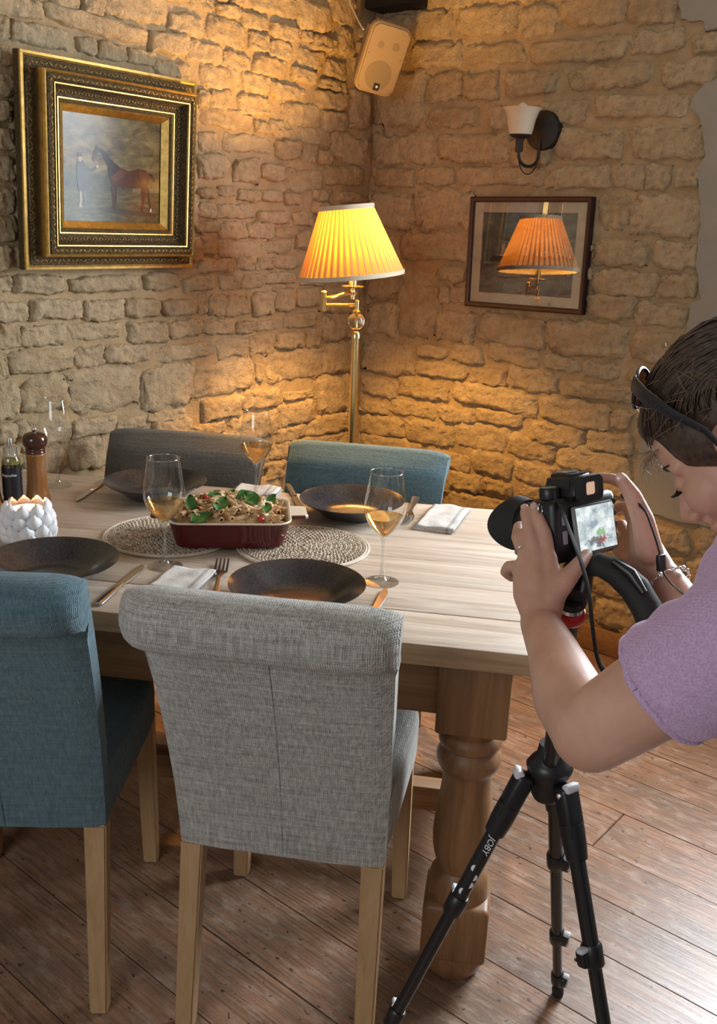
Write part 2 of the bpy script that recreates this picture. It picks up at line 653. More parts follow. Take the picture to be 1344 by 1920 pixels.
LEFT_PX = """-10 26 12 78;10 -5 80 36;22 46 128 86;86 28 272 66;195 -20 310 40;145 70 180 104;183 80 235 114;240 92 290 122;278 60 350 105
290 112 356 150;315 24 378 66;-10 84 19 122;-10 140 20 180;-10 188 20 232;-10 240 22 285;-10 292 24 340;-10 350 26 400;-10 405 30 450;-8 458 14 510
350 -5 400 18;406 10 450 34;388 34 460 86;452 24 502 57;465 -15 555 28;556 2 615 58;506 46 562 78;564 58 584 78;584 68 627 98
618 -10 668 48;634 53 658 108;466 62 502 99;503 76 546 116;555 93 606 132;610 113 648 150;350 78 415 120;418 96 468 137;470 106 532 145
545 128 590 157;376 122 446 170;452 138 504 173;598 151 648 171;366 168 388 200;388 168 436 207;442 178 502 217;504 158 570 188
594 173 648 206;525 195 600 235;602 209 648 247;655 172 690 242;372 205 472 242;476 226 500 250;502 224 542 256;550 238 620 273
368 248 406 284;416 252 506 286;508 241 545 260;514 262 562 299;565 266 594 306;622 252 688 307;368 290 422 336;438 298 484 344
488 306 530 339;535 317 606 360;609 309 677 349;366 352 404 373;406 348 444 370;445 356 486 379;490 357 530 379;532 362 560 384
585 354 622 377;632 360 680 380;366 380 402 408;404 382 472 411;482 395 540 419;548 396 585 424;366 412 410 438;412 416 460 449
463 416 512 448;515 424 555 447;366 440 405 475;408 450 480 484;486 448 545 477;555 432 592 470;370 482 436 511;444 484 478 507;480 482 512 507
514 478 560 504;412 515 450 545;452 514 492 540;494 510 552 532;562 520 605 536;368 550 388 590;390 550 423 592;425 550 468 594
474 542 511 590;513 540 550 581;553 538 600 576;382 596 440 629;441 602 478 626;480 598 524 620;530 585 592 615;604 585 658 637
406 632 465 672;468 624 514 667;516 622 566 653;572 612 600 654;606 640 656 699;496 654 614 714;360 677 476 737;478 678 492 716
378 745 452 788;455 729 525 766;530 732 590 749;592 702 656 775;520 752 588 795;426 775 518 825;350 792 420 818;572 776 656 812
520 797 570 826;522 815 656 850;505 830 560 860;500 865 530 900;-8 518 22 548;28 514 116 551;130 516 258 547;270 512 334 542
343 516 402 545;-8 566 52 603;58 560 150 599;158 560 231 601;233 558 295 594;303 560 366 592;-8 608 38 655;40 608 122 649
126 604 228 637;240 602 314 643;318 598 378 632;16 652 138 699;141 650 194 688;196 645 280 681;290 645 402 674;-8 660 14 714
40 706 126 774;130 690 262 768;266 684 358 766;-8 716 36 788;135 782 215 817;218 782 274 806;276 768 350 790;30 780 130 838
-8 795 26 830;132 820 192 880;40 845 130 890;-8 836 36 885"""
RIGHT_PX = """780 15 848 72;860 8 968 68;972 10 1050 68;772 82 866 128;870 82 985 121;712 136 795 243;800 138 866 191;869 136 936 189
948 134 1045 180;804 202 896 240;915 195 955 240;1058 -10 1175 48;1180 -10 1268 46;995 72 1175 117;1186 54 1280 102;1300 62 1350 98
1066 121 1218 167;1242 111 1344 162;1115 179 1290 221;1006 188 1098 237;1185 233 1322 299;1040 241 1165 300;1025 310 1143 354;1150 308 1209 357
1211 308 1256 356;1268 314 1312 352;1124 364 1176 434;1184 367 1318 445;1114 449 1216 500;1226 453 1309 505;1114 507 1232 555
1240 514 1308 559;1102 553 1190 596;1195 566 1290 613;1028 603 1176 669;1186 622 1285 683;1020 668 1088 697;1092 679 1162 711
1178 688 1240 722;1050 718 1200 750;704 252 748 307;750 252 814 308;820 250 960 304;702 314 778 351;784 314 850 349;856 312 925 349
930 312 1020 349;694 362 778 429;782 355 890 431;752 436 880 490;712 440 748 482;690 566 745 630;748 510 820 632;692 500 744 560
822 500 872 528;826 536 843 568;846 535 882 572;822 582 890 641;898 590 1022 650;684 640 773 705;782 648 842 670;848 646 905 681
780 678 878 707;880 690 950 723;914 648 1012 683;954 690 1046 734;682 709 745 744;748 708 842 749;850 724 1004 766;676 750 726 775
730 752 820 780;822 762 892 793;892 768 980 797;672 778 755 817;758 790 851 833;853 793 950 845;952 818 1040 863;674 819 790 851
800 846 880 879;885 850 962 891;842 887 905 921;906 900 962 926;965 868 1042 908;840 928 960 965;1012 747 1145 799;968 745 1008 784
1148 767 1185 806;995 793 1096 836;1100 807 1186 850;1046 842 1184 889;968 912 1060 940;1068 893 1185 925;1100 960 1190 1010;1208 985 1290 1030
1120 1015 1200 1052;1205 1040 1290 1080;1040 1105 1110 1150;1115 1130 1200 1178;1100 1078 1180 1118;1195 1090 1290 1130;960 945 1090 985"""
PLASTER_PX = [[(1275, -8), (1278, 38), (1320, 44), (1324, 60), (1380, 52), (1460, 40), (1460, -10)],
              [(1600, 150), (1344, 150), (1325, 156), (1304, 178), (1298, 200), (1318, 222), (1322, 252), (1327, 290), (1310, 312), (1314, 350),
               (1317, 420), (1311, 460), (1310, 500), (1318, 560), (1300, 572), (1292, 615), (1286, 650), (1282, 700), (1240, 745), (1206, 800),
               (1198, 865), (1194, 895), (1196, 942), (1212, 955), (1262, 975), (1344, 990), (1600, 1010)]]
PL_UZ = [[wall_uv(x, y, DR, NR) for x, y in p] for p in PLASTER_PX]


def inside(p, poly):
    c = False
    for i in range(len(poly)):
        (x0, y0), (x1, y1) = poly[i - 1], poly[i]
        if (y0 > p[1]) != (y1 > p[1]) and p[0] < (x1 - x0) * (p[1] - y0) / (y1 - y0) + x0:
            c = not c
    return c


def stone_shape(w, h, depth, seed, nu=21, nv=13):
    """one rough rounded rubble stone, local axes: along, up, out; the back is open inside the mortar"""
    rs = random.Random(seed)
    off = Vector((rs.uniform(0, 99), rs.uniform(0, 99), rs.uniform(0, 99)))
    ang = rs.uniform(-0.05, 0.05)
    skew = rs.uniform(-0.10, 0.10)
    tap = rs.uniform(-0.10, 0.10)
    pw = rs.uniform(4.0, 8.0)
    tx, ty = rs.uniform(-0.25, 0.25), rs.uniform(-0.3, 0.3)
    vs, fs = [], []
    for j in range(nv):
        for i in range(nu):
            a, b = -1 + 2 * i / (nu - 1), -1 + 2 * j / (nv - 1)
            a, b = math.copysign(abs(a) ** 0.72, a), math.copysign(abs(b) ** 0.72, b)
            rr = (abs(a) ** pw + abs(b) ** pw) ** (1 / pw)
            k = max(abs(a), abs(b)) / rr if rr > 1e-6 else 1
            x, y = a * k, b * k
            edge = max(abs(a), abs(b))
            q = Vector((x * w * 9, y * h * 9, 0)) + off
            jit = 0.24 * min(w, h) * edge * noise.noise(q * 1.3)
            jit2 = 0.13 * min(w, h) * edge * noise.noise(q * 4 + Vector((5, 5, 5)))
            x = x * (w / 2) * (1 + tap * y) + skew * y * h / 2 + math.copysign(jit + jit2, x) * (abs(x) > 0.2)
            y = y * (h / 2) * (1 + 0.5 * tap * x / w) + ang * x + (jit2 - jit * 0.6) * math.copysign(1, y) * (abs(y) > 0.2)
            prof = max(0.0, 1 - edge ** 5) ** 0.42
            z = -0.016 + (depth + 0.016) * prof
            z += prof * (0.0095 * noise.noise(q * 3.0) + 0.0065 * noise.noise(q * 9.0) + depth * (tx * x / w + ty * y / h) * 0.8)
            vs.append((x, y, z))
    for j in range(nv - 1):
        for i in range(nu - 1):
            fs.append((j * nu + i, j * nu + i + 1, (j + 1) * nu + i + 1, (j + 1) * nu + i))
    return vs, fs


def lay_stones(wall, W, d, n, pxs, seed, umax, skip):
    rs = random.Random(seed)
    boxes = []
    for s in pxs.replace('\n', ';').split(';'):
        x0, y0, x1, y1 = map(float, s.split())
        cx, cy = (x0 + x1) / 2, (y0 + y1) / 2
        u0, u1 = wall_uv(x0, cy, d, n)[0], wall_uv(x1, cy, d, n)[0]
        z0, z1 = wall_uv(cx, y1, d, n)[1], wall_uv(cx, y0, d, n)[1]
        if u0 > u1:
            u0, u1 = u1, u0
        boxes.append((max(u0, 0.004), u1, z0, z1, 0))
    # the rest of the wall, course by course, wherever no stone lies yet
    for (hh, ww, tol) in ((0.105, 0.19, 0.10), (0.06, 0.10, 0.06)):
        z = 0.012
        while z < CEIL - 0.05:
            h = hh * rs.uniform(0.8, 1.15)
            u = rs.uniform(0.0, 0.06)
            while u < umax:
                w = ww * rs.uniform(0.65, 1.35)
                b = (u + 0.008, min(u + w, umax), z + 0.008, min(z + h, CEIL - 0.01))
                ar = (b[1] - b[0]) * (b[3] - b[2])
                ok = b[1] - b[0] > 0.04 and not skip(((b[0] + b[1]) / 2, (b[2] + b[3]) / 2), (b[0], b[1], b[2], b[3]))
                if ok:
                    ov = 0
                    for q in boxes:
                        du, dz = min(b[1], q[1]) - max(b[0], q[0]), min(b[3], q[3]) - max(b[2], q[2])
                        if du > 0 and dz > 0:
                            ov += du * dz
                    ok = ov < tol * ar
                if ok:
                    boxes.append((*b, 1))
                    u += w
                else:
                    u += 0.025
            z += h if hh > 0.08 else 0.03
    fill = MB()
    count = 0
    for k, (u0, u1, z0, z1, auto) in enumerate(boxes):
        c = Vector(((u0 + u1) / 2, (z0 + z1) / 2, 0))
        w, h = (u1 - u0) * 1.05, (z1 - z0) * 1.08
        x, y = proj(W @ c)
        vis = -40 < x < 1384 and -40 < y < 1300
        depth = rs.uniform(0.008, 0.026)
        if vis and count < 298:
            vs, fs = stone_shape(w, h, depth, seed * 1000 + k)
            o = MB().add(vs, fs).build('stone', STONE, wall, smooth=180)
            o.matrix_local = W @ Matrix.Translation(c)
            if auto == 0 and (W.to_3x3() @ Vector((0, 0, 1))).length > 0:
                pass
            count += 1
        else:
            vs, fs = stone_shape(w, h, depth, seed * 1000 + k, 7, 5)
            fill.add(vs, fs, 0, W @ Matrix.Translation(c))
    if fill.v:
        tag(fill.build('stonework', STONE, wall, smooth=180), 'further rubble stones of the same wall', kind='stuff')


lay_stones(wall_left, WL, DL, NL, LEFT_PX, 11, LEN_L - 0.01, lambda c, b: False)


def skip_right(c, b):
    if b[1] > WIN_U0 - 0.02 and b[0] < WIN_U1 + 0.02 and b[3] > WIN_Z0 - 0.03 and b[2] < WIN_Z1 + 0.03:
        return True
    return any(inside(p, q) for q in PL_UZ for p in (c, (b[0], c[1]), (b[1], c[1]), (c[0], b[2]), (c[0], b[3])))


lay_stones(wall_right, WR, DR, NR, RIGHT_PX, 23, LEN_R - 0.01, skip_right)
for poly in PL_UZ:
    # a ragged edge: subdivide and jitter the outline
    pts = []
    for i in range(len(poly)):
        a, b = Vector(poly[i]), Vector(poly[(i + 1) % len(poly)])
        for k in range(5):
            q = a.lerp(b, k / 5)
            jj = 0.006 * noise.noise(Vector((q.x * 40, q.y * 40, 2)))
            pts.append((min(q.x + jj, WIN_U0 - 0.005), min(q.y + jj, CEIL - 0.012)))
    tag(MB().prism(pts, -0.01, 0.016, WR, bevel=0.004).build('plaster_patch', PLASTER, wall_right, smooth=30), 'smooth grey plaster with a ragged edge over the stones')

# floor boards, run diagonally to the walls
FA = R(-39.4)
FD, FN = Vector((math.cos(FA), math.sin(FA))), Vector((-math.sin(FA), math.cos(FA)))
eL, eR = C0 + DL * LEN_L, C0 + DR * LEN_R
ROOM = [(C0.x, C0.y + 0.05), (eL.x - 0.04, eL.y + 0.03), (eL.x - 0.04, -1.25), (eR.x + 0.03, -1.25), (eR.x + 0.03, eR.y + 0.03)]
floor = tag(MB().prism(ROOM, -0.06, -0.022).build('floor', simple('floor_gap', (0.012, 0.008, 0.006), 0.9)), 'worn reddish pine plank floor', kind='structure')


def clip(poly, a, b, c):
    """keeps the part of poly where a*x + b*y <= c"""
    out = []
    for i in range(len(poly)):
        p, q = poly[i - 1], poly[i]
        dp, dq = a * p[0] + b * p[1] - c, a * q[0] + b * q[1] - c
        if (dp <= 0) != (dq <= 0):
            t = dp / (dp - dq)
            out.append((p[0] + (q[0] - p[0]) * t, p[1] + (q[1] - p[1]) * t))
        if dq <= 0:
            out.append(q)
    return out


seams = [0.774, 0.960, 1.1225, 1.291, 1.460, 1.641, 1.802, 1.966, 2.149, 2.322]
while seams[-1] < 4.2:
    seams.append(seams[-1] + random.choice((0.165, 0.17, 0.18)))
while seams[0] > -3.0:
    seams.insert(0, seams[0] - random.choice((0.165, 0.17, 0.185)))
jp = onz(1140, 1555, 0)
jx, jn = jp.x * FD.x + jp.y * FD.y, jp.x * FN.x + jp.y * FN.y
FM = Matrix(((FD.x, FN.x, 0, 0), (FD.y, FN.y, 0, 0), (0, 0, 1, 0), (0, 0, 0, 1)))
for a, b in zip(seams, seams[1:]):
    strip = clip(clip(ROOM, FN.x, FN.y, b - 0.0014), -FN.x, -FN.y, -(a + 0.0014))
    if len(strip) < 3:
        continue
    s0 = min(p[0] * FD.x + p[1] * FD.y for p in strip)
    s1 = max(p[0] * FD.x + p[1] * FD.y for p in strip)
    cuts = [jx] if a < jn < b else ([s0 + (s1 - s0) * random.uniform(0.15, 0.4)] if random.random() < 0.5 else [])
    ed = [s0 - 1] + cuts + [s1 + 1]
    for c0_, c1_ in zip(ed, ed[1:]):
        q = clip(clip(strip, FD.x, FD.y, c1_ - 0.0008), -FD.x, -FD.y, -(c0_ + 0.0008))
        if len(q) >= 3:
            loc = [(p[0] * FD.x + p[1] * FD.y, p[0] * FN.x + p[1] * FN.y) for p in q]
            o = MB().prism(loc, -0.022, random.uniform(-0.0012, 0.0), bevel=0.0025).build('floorboard', BOARD, floor, smooth=20)
            o.matrix_local = FM

# ceiling with a dark timber end over the corner
ceiling = tag(MB().prism(ROOM, CEIL, CEIL + 0.1).build('ceiling', simple('ceiling_plaster', (0.30, 0.27, 0.23), 0.9)), 'dark old ceiling', kind='structure')
bu0, bz = wall_uv(698, 17, DR, NR, 0.06)[0], wall_uv(740, 17, DR, NR, 0.06)[1]
bu1 = wall_uv(784, 17, DR, NR, 0.06)[0]
bm_ = MB().box(((bu0 + bu1) / 2, (bz + CEIL) / 2, 0.055), (bu1 - bu0, CEIL - bz, 0.11), 0.008, M=WR)
tag(bm_.build('beam_end', simple('black_timber', (0.012, 0.009, 0.007), 0.9, bump=0.4), ceiling), 'black timber beam end in the top corner')  # even near-black tone over the whole block
# skirting along the right wall
m = MB().box((LEN_R / 2, 0.045, 0.028), (LEN_R - 0.02, 0.09, 0.022), 0.004, M=WR)
tag(m.build('baseboard_right', PINE_RAIL), 'low brown wooden skirting at the foot of the right wall', kind='structure')
# the window in the right wall
FRAME_W = simple('white_gloss_paint', (0.7, 0.69, 0.66), 0.35)
m = MB()
w_, h_ = WIN_U1 - WIN_U0, WIN_Z1 - WIN_Z0
uc, zc = (WIN_U0 + WIN_U1) / 2, (WIN_Z0 + WIN_Z1) / 2
for du in (-1, 1):
    m.box((uc + du * (w_ / 2 - 0.025), zc, -0.14), (0.05, h_, 0.06), 0.004, M=WR)
for dz in (-1, 1):
    m.box((uc, zc + dz * (h_ / 2 - 0.025), -0.14), (w_ - 0.1, 0.05, 0.06), 0.004, M=WR)
m.box((uc, zc, -0.14), (0.035, h_ - 0.1, 0.05), 0.004, M=WR)
m.box((uc, zc, -0.14), (w_ - 0.1, 0.035, 0.045), 0.004, M=WR)
window = tag(m.build('window_1', FRAME_W), 'white four-pane window in the stone wall', kind='structure')
CLEAR_PANE = mat_clear('window_glass', (0.97, 0.98, 0.98))
for du in (-1, 1):
    for dz in (-1, 1):
        MB().box((uc + du * w_ / 4, zc + dz * h_ / 4, -0.14), (w_ / 2 - 0.075, h_ / 2 - 0.075, 0.004), M=WR).build('pane', CLEAR_PANE, window)
m = MB().box((uc, WIN_Z0 + 0.012, -0.03), (w_ - 0.01, 0.03, 0.16), 0.006, M=WR)
m.build('window_sill', FRAME_W, window)

# ------------------------------------------------------------------ dining table
TY = R(-8.3)
EX, EY = Vector((math.cos(TY), math.sin(TY), 0)), Vector((-math.sin(TY), math.cos(TY), 0))
TL, TD, TH, TT = 1.52, 0.885, 0.76, 0.042
FRC = Vector((0.330, 1.508, 0))                       # front right corner of the top
TC = FRC - EX * (TL / 2) + EY * (TD / 2)
table = thing('dining_table', 'long farmhouse dining table with a pale limed pine top and turned legs', 'table', TC, TY)
nb = 6
for k in range(nb):                                   # the glued planks of the top
    y0 = -TD / 2 + TD * k / nb
    y1 = y0 + TD / nb
    mm_ = MB().box((0, (y0 + y1) / 2, TH - TT / 2), (TL, y1 - y0 - 0.0006, TT), 0.0012 if 0 < k < nb - 1 else 0.004, seg=2)
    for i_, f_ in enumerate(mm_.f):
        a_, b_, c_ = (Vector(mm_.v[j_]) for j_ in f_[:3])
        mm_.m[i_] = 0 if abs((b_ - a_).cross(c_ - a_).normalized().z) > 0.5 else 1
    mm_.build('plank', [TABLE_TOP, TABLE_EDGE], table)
for s in (-1, 1):
    MB().box((0, s * (TD / 2 - 0.075), 0.655), (TL - 0.26, 0.026, 0.125), 0.003).build('apron', PINE_RAIL, table)
    MB().box((s * (TL / 2 - 0.11), 0, 0.655), (0.026, TD - 0.26, 0.125), 0.003).build('end_apron', PINE_RAIL, table)
LEGX, LEGY, LW = TL / 2 - 0.112, TD / 2 - 0.10, 0.134


def leg_z(y):
    return max(0.0, ony(885, y, 1.535).z)


def turned(prof, n=28):
    return prof


m = MB()
zt0 = leg_z(1396)
m.box((0, 0, (0.717 + zt0) / 2), (LW, LW, 0.717 - zt0), 0.006)
zb1, zb0 = leg_z(1722), leg_z(1826)
prof = []
for y, w in ((1396, 124), (1404, 112), (1412, 104), (1418, 116), (1426, 122), (1436, 118), (1441, 104), (1447, 112), (1456, 123), (1467, 124), (1478, 115), (1486, 98), (1494, 93),
             (1510, 94), (1530, 97), (1555, 104), (1585, 110), (1612, 113), (1635, 110), (1655, 100), (1668, 90), (1674, 88), (1680, 97), (1688, 108), (1700, 113), (1712, 116), (1722, 117)):
    z = leg_z(y)
    depth = (Vector((0.22, 1.60, z)) - Vector(EYEP)).dot(Vector(_fw))
    prof.append((w / 2 / FPX * depth, z))
m.lathe(prof[::-1], 32)
m.box((0, 0, (zb0 + zb1) / 2), (LW * 0.985, LW * 0.985, zb1 - zb0), 0.012, seg=3)
m.lathe([(0.050, 0), (0.060, 0.012), (0.066, 0.035), (0.064, 0.058), (0.056, zb0 + 0.004)], 28)
leg0 = m.build('leg', PINE_LEG, table, smooth=40)
leg0.location = (LEGX, -LEGY, 0)
for sx, sy in ((1, 1), (-1, -1), (-1, 1)):
    o = leg0.copy()
    COL.objects.link(o)
    o.location = (sx * LEGX, sy * LEGY, 0)
for s in (-1, 1):
    MB().box((s * LEGX, 0, 0.17), (0.05, 2 * LEGY - LW + 0.01, 0.065), 0.006).build('stretcher', PINE_RAIL, table)
MB().box((0, 0, 0.17), (2 * LEGX - 0.05, 0.05, 0.065), 0.006).build('long_stretcher', PINE_RAIL, table)

# ------------------------------------------------------------------ upholstered chairs
def chair_back(hs, roll, wb=0.372, wt=0.425, th=0.062):
    """profile in the chair's side plane (y forward, z up), from the bottom of the back up and over the roll"""
    H = 0.945 * hs
    rr = 0.050 * roll
    zb = 0.382
    lean = 0.150
    ztop = H - rr

    def yz(z):
        t = (z - zb) / (ztop - zb)
        return -lean * (0.35 * t + 0.65 * t * t)
    outer, inner = [], []
    for k in range(13):
        z = zb + (ztop - rr * 0.9 - zb) * k / 12
        outer.append((yz(z) - th / 2 + 0.010 * (1 - k / 12), z))
    cy, cz = yz(ztop) - 0.034 * roll, ztop - 0.002
    for k in range(17):                               # the roll, going back and over
        a = R(262 - 232 * k / 16) if k < 16 else R(30)
        outer.append((cy + rr * 1.08 * math.cos(a), cz + rr * math.sin(a)))
    for k in range(13):
        z = ztop - rr * 0.35 - (ztop - rr * 0.35 - 0.455) * k / 12
        inner.append((yz(z) + th / 2, z))
    inner.append((th / 2 - 0.004, 0.382))
    return outer + inner, H


def make_chair(name, label, fab, hs=1.0, roll=1.0, group=None):
    t = thing(name, label, 'chair', group=group)
    prof, H = chair_back(hs, roll)
    n = len(prof)
    ws = 21
    m = MB()
    vs, fs = [], []
    for i in range(ws):
        u = -1 + 2 * i / (ws - 1)
        ue = math.copysign(abs(u) ** 0.8, u)
        for k, (y, z) in enumerate(prof):
            f = (z - 0.382) / (H - 0.382)
            hw = (0.372 + (0.405 - 0.372) * f) / 2
            if y < -0.14 * 1.0 - 0.01 and f > 0.80:
                hw += 0.007 * roll
            e = abs(u) ** 8
            cyy = (prof[0][0] + prof[-1][0]) / 2 if f < 0.1 else None
            # soft rounded side edges
            yy = y
            ymid = -0.150 * (0.35 * f + 0.65 * f * f)
            yy = ymid + (y - ymid) * (1 - 0.28 * e)
            zz = z - (0.012 * e if f > 0.9 else 0)
            puff = 0.006 * (1 - u * u) * (1 if y > ymid else 0.6)
            yy += puff if y > ymid else -puff
            wr = 0.0016 * noise.noise(Vector((u * 5, z * 9, k * 0.05)))
            vs.append((ue * hw, yy + wr, zz))
    for i in range(ws - 1):
        for k in range(n):
            k2 = (k + 1) % n
            fs.append((i * n + k, i * n + k2, (i + 1) * n + k2, (i + 1) * n + k))
    fs.append(tuple(range(n)))
    fs.append(tuple((ws - 1) * n + k for k in range(n - 1, -1, -1)))
    m.add(vs, fs)
    back = m.build('backrest', fab, t, smooth=60)
    # welt seams down the back and under the roll
    s = MB()
    pts = []
    for k in range(13):
        y, z = prof[k]
        f = (z - 0.382) / (H - 0.382)
        pts.append((0.004, y - 0.0042, z))
    s.tube(pts, 0.0011, 6)
    s.build('back_seam', fab, back)
    # seat
    m = MB()

    def seat(u, v):
        a, b = -1 + 2 * u, v
        return None
    W0, W1, D = 0.375, 0.425, 0.455
    nn = 14
    ring = []
    sv, sf = [], []
    layers = [(0.378, 0.95), (0.383, 0.985), (0.395, 1.0), (0.455, 1.005), (0.478, 0.995), (0.490, 0.96), (0.496, 0.85), (0.499, 0.5)]
    npt = 40
    for z, sc in layers:
        for i in range(npt):
            a = 2 * PI * i / npt
            ca, sa = math.cos(a), math.sin(a)
            q = (abs(ca) ** 7 + abs(sa) ** 7) ** (-1 / 7)
            x, y = ca * q * sc, sa * q * sc
            wv = W0 + (W1 - W0) * (y + 1) / 2
            sv.append((x * wv / 2, 0.0 + D / 2 + y * D / 2 - 0.02, z + (0.004 if z > 0.45 else 0) * y))
    for k in range(len(layers) - 1):
        for i in range(npt):
            j = (i + 1) % npt
            sf.append((k * npt + i, k * npt + j, (k + 1) * npt + j, (k + 1) * npt + i))
    sf.append(tuple(range(npt - 1, -1, -1)))
    sf.append(tuple((len(layers) - 1) * npt + i for i in range(npt)))
    m.add(sv, sf)
    m.build('seat', fab, t, smooth=50)
    for sx in (-1, 1):
        for back_ in (True, False):
            x0 = sx * (0.166 if back_ else 0.178)
            y0 = 0.0 if back_ else 0.395
            l = MB()
            top, bot = 0.384, 0.0
            dy = -0.055 if back_ else 0.0
            dx = sx * (0.004 if back_ else 0.008)
            a, b = 0.0205, 0.0165
            vs = [(x0 + q * a, y0 + w * a, top) for q, w in ((-1, -1), (1, -1), (1, 1), (-1, 1))]
            vs2 = [(x0 + dx + q * b, y0 + dy + w * b, bot) for q, w in ((-1, -1), (1, -1), (1, 1), (-1, 1))]
            bmm = bmesh.new()
            V = [bmm.verts.new(p) for p in vs2 + vs]
            for f in ((3, 2, 1, 0), (4, 5, 6, 7), (0, 1, 5, 4), (1, 2, 6, 5), (2, 3, 7, 6), (3, 0, 4, 7)):
                bmm.faces.new([V[i] for i in f])
            bmesh.ops.bevel(bmm, geom=list(bmm.edges), offset=0.003, segments=2, affect='EDGES')
            l.bm(bmm)
            l.build('leg', BEECH, t)
    return t


CG = 'scroll-backed upholstered chairs round the table'
c = make_chair('dining_chair', 'pale grey tweed chair with a rolled back seen from behind in front', GREY, group=CG)
c.location, c.rotation_euler = (-0.111, 1.462, 0), (0, 0, TY)
c = make_chair('dining_chair', 'blue upholstered chair seen from behind, cut off by the left frame edge', BLUE, group=CG)
c.location, c.rotation_euler = (-0.630, 1.515, 0), (0, 0, R(2))
c = make_chair('dining_chair', 'dark taupe-grey chair across the table under the gilt-framed painting', TAUPE, 0.89, 0.6, group=CG)
c.location, c.rotation_euler, c.scale = (-0.545, 2.655, 0), (0, 0, TY + PI + R(1)), (1.19, 1, 1)
c = make_chair('dining_chair', 'blue upholstered chair across the table in front of the floor lamp', BLUE, 0.89, 0.6, group=CG)
c.location, c.rotation_euler, c.scale = (-0.006, 2.580, 0), (0, 0, TY + PI - R(2)), (1.17, 1, 1)

# ------------------------------------------------------------------ brass floor lamp with a pleated shade
LY = 3.15
lp = ony(664, 700, LY)
lamp = thing('floor_lamp', 'lit brass swing-arm floor lamp with a cream pleated shade in the corner', 'lamp', (lp.x, LY, 0))
MB().lathe([(0.14, 0), (0.145, 0.006), (0.14, 0.018), (0.05, 0.03), (0.02, 0.05), (0.014, 0.07)], 40).build('base', BRASS, lamp)
zb = ony(665, 602, LY).z
br = 16.0 / FPX * 3.1
zp = zb - br
MB().lathe([(0.0125, 0.06), (0.0125, zp - 0.03), (0.016, zp - 0.028), (0.016, zp - 0.012), (0.011, zp - 0.004)], 20).build('pole', BRASS, lamp)
glassball = Mat('solid_glass')
glassball.set((1, 0.97, 0.9), 0.0, **{'Transmission Weight': 1.0, 'IOR': 1.45})
MB().ell((0, 0, zb), (br, br, br), None, 28, 18).build('glass_ball', glassball.m, lamp, smooth=180)
MB().lathe([(0.004, zb - br * 0.9), (0.004, zb + br * 0.9)], 10).build('ball_rod', BRASS, lamp)
zk = zb + br
zlow, zup = ony(640, 571, LY).z, ony(640, 558, LY).z
m = MB()
m.lathe([(0.012, zk - 0.004), (0.014, zk + 0.004), (0.008, zk + 0.010), (0.0085, zlow + 0.014), (0.004, zlow + 0.017)], 20)
xe = (ony(607, 570, LY) - Vector((lp.x, LY, 0))).x
# lower straight arm, hinge post, upper curved arm, back to the pole
m.tube([(0, 0, zlow), (xe, 0, zlow - 0.004)], 0.006, 10)
m.lathe([(0.0095, zlow - 0.022), (0.0105, zlow - 0.018), (0.0095, zup + 0.012), (0.011, zup + 0.016), (0.006, zup + 0.02)], 18, Matrix.Translation((xe, 0, 0)))
zu2 = ony(650, 551, LY).z
m.tube([(xe, 0, zup - 0.004), (xe * 0.7, -0.012, zup + 0.001), (xe * 0.4, -0.012, zu2), (-0.004, 0, zu2 + 0.003)], 0.0062, 10)
xs = (ony(661, 545, LY) - Vector((lp.x, LY, 0))).x
zd = ony(660, 538, LY).z
m.lathe([(0.008, zu2 - 0.016), (0.0085, zd - 0.012), (0.006, zd - 0.004)], 18, Matrix.Translation((xs, 0, 0)))
m.build('swing_arm', BRASS, lamp)
m = MB()
m.lathe([(0.006, zd - 0.006), (0.034, zd - 0.001), (0.036, zd + 0.003), (0.014, zd + 0.003), (0.0125, zd + 0.05), (0.006, zd + 0.05)], 28, Matrix.Translation((xs, 0, 0)))
m.build('socket', BRASS, lamp)
# the shade leans a little towards the right
st, sb = ony(649, 386, LY), ony(659, 519, LY)
axis = (st - sb).normalized()
axis = (axis + Vector((0, -0.015, 0))).normalized()
xa = Vector((1, 0, 0))
xa = (xa - axis * xa.dot(axis)).normalized()
SM = frame(xa, axis.cross(xa), axis, sb - Vector((lp.x, LY, 0)))
SH = (st - sb).length
RT, RB = 48.5 / FPX * 3.10, 95.5 / FPX * 3.12
shade_m = Mat('pleated_silk')
sh = shade_m
sh.t.nodes.remove(sh.b)
dif, trl, mx = sh.n('ShaderNodeBsdfDiffuse'), sh.n('ShaderNodeBsdfTranslucent'), sh.n('ShaderNodeMixShader')
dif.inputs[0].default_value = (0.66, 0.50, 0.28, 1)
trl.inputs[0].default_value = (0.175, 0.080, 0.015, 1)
mx.inputs[0].default_value = 0.55
sh.l(dif.outputs[0], mx.inputs[1])
sh.l(trl.outputs[0], mx.inputs[2])
sh.l(mx.outputs[0], sh.out.inputs['Surface'])
NP = 46
m = MB()


def shade_pt(u, v):
    a = 2 * PI * u
    ph = (u * NP) % 1.0
    saw = (ph / 0.72 if ph < 0.72 else (1 - ph) / 0.28)
    r = RB + (RT - RB) * v
    r += (0.0065 * (1 - 0.45 * v)) * (saw - 0.5)
    p = SM @ Vector((r * math.cos(a), r * math.sin(a), 0.008 + (SH - 0.014) * v))
    return p


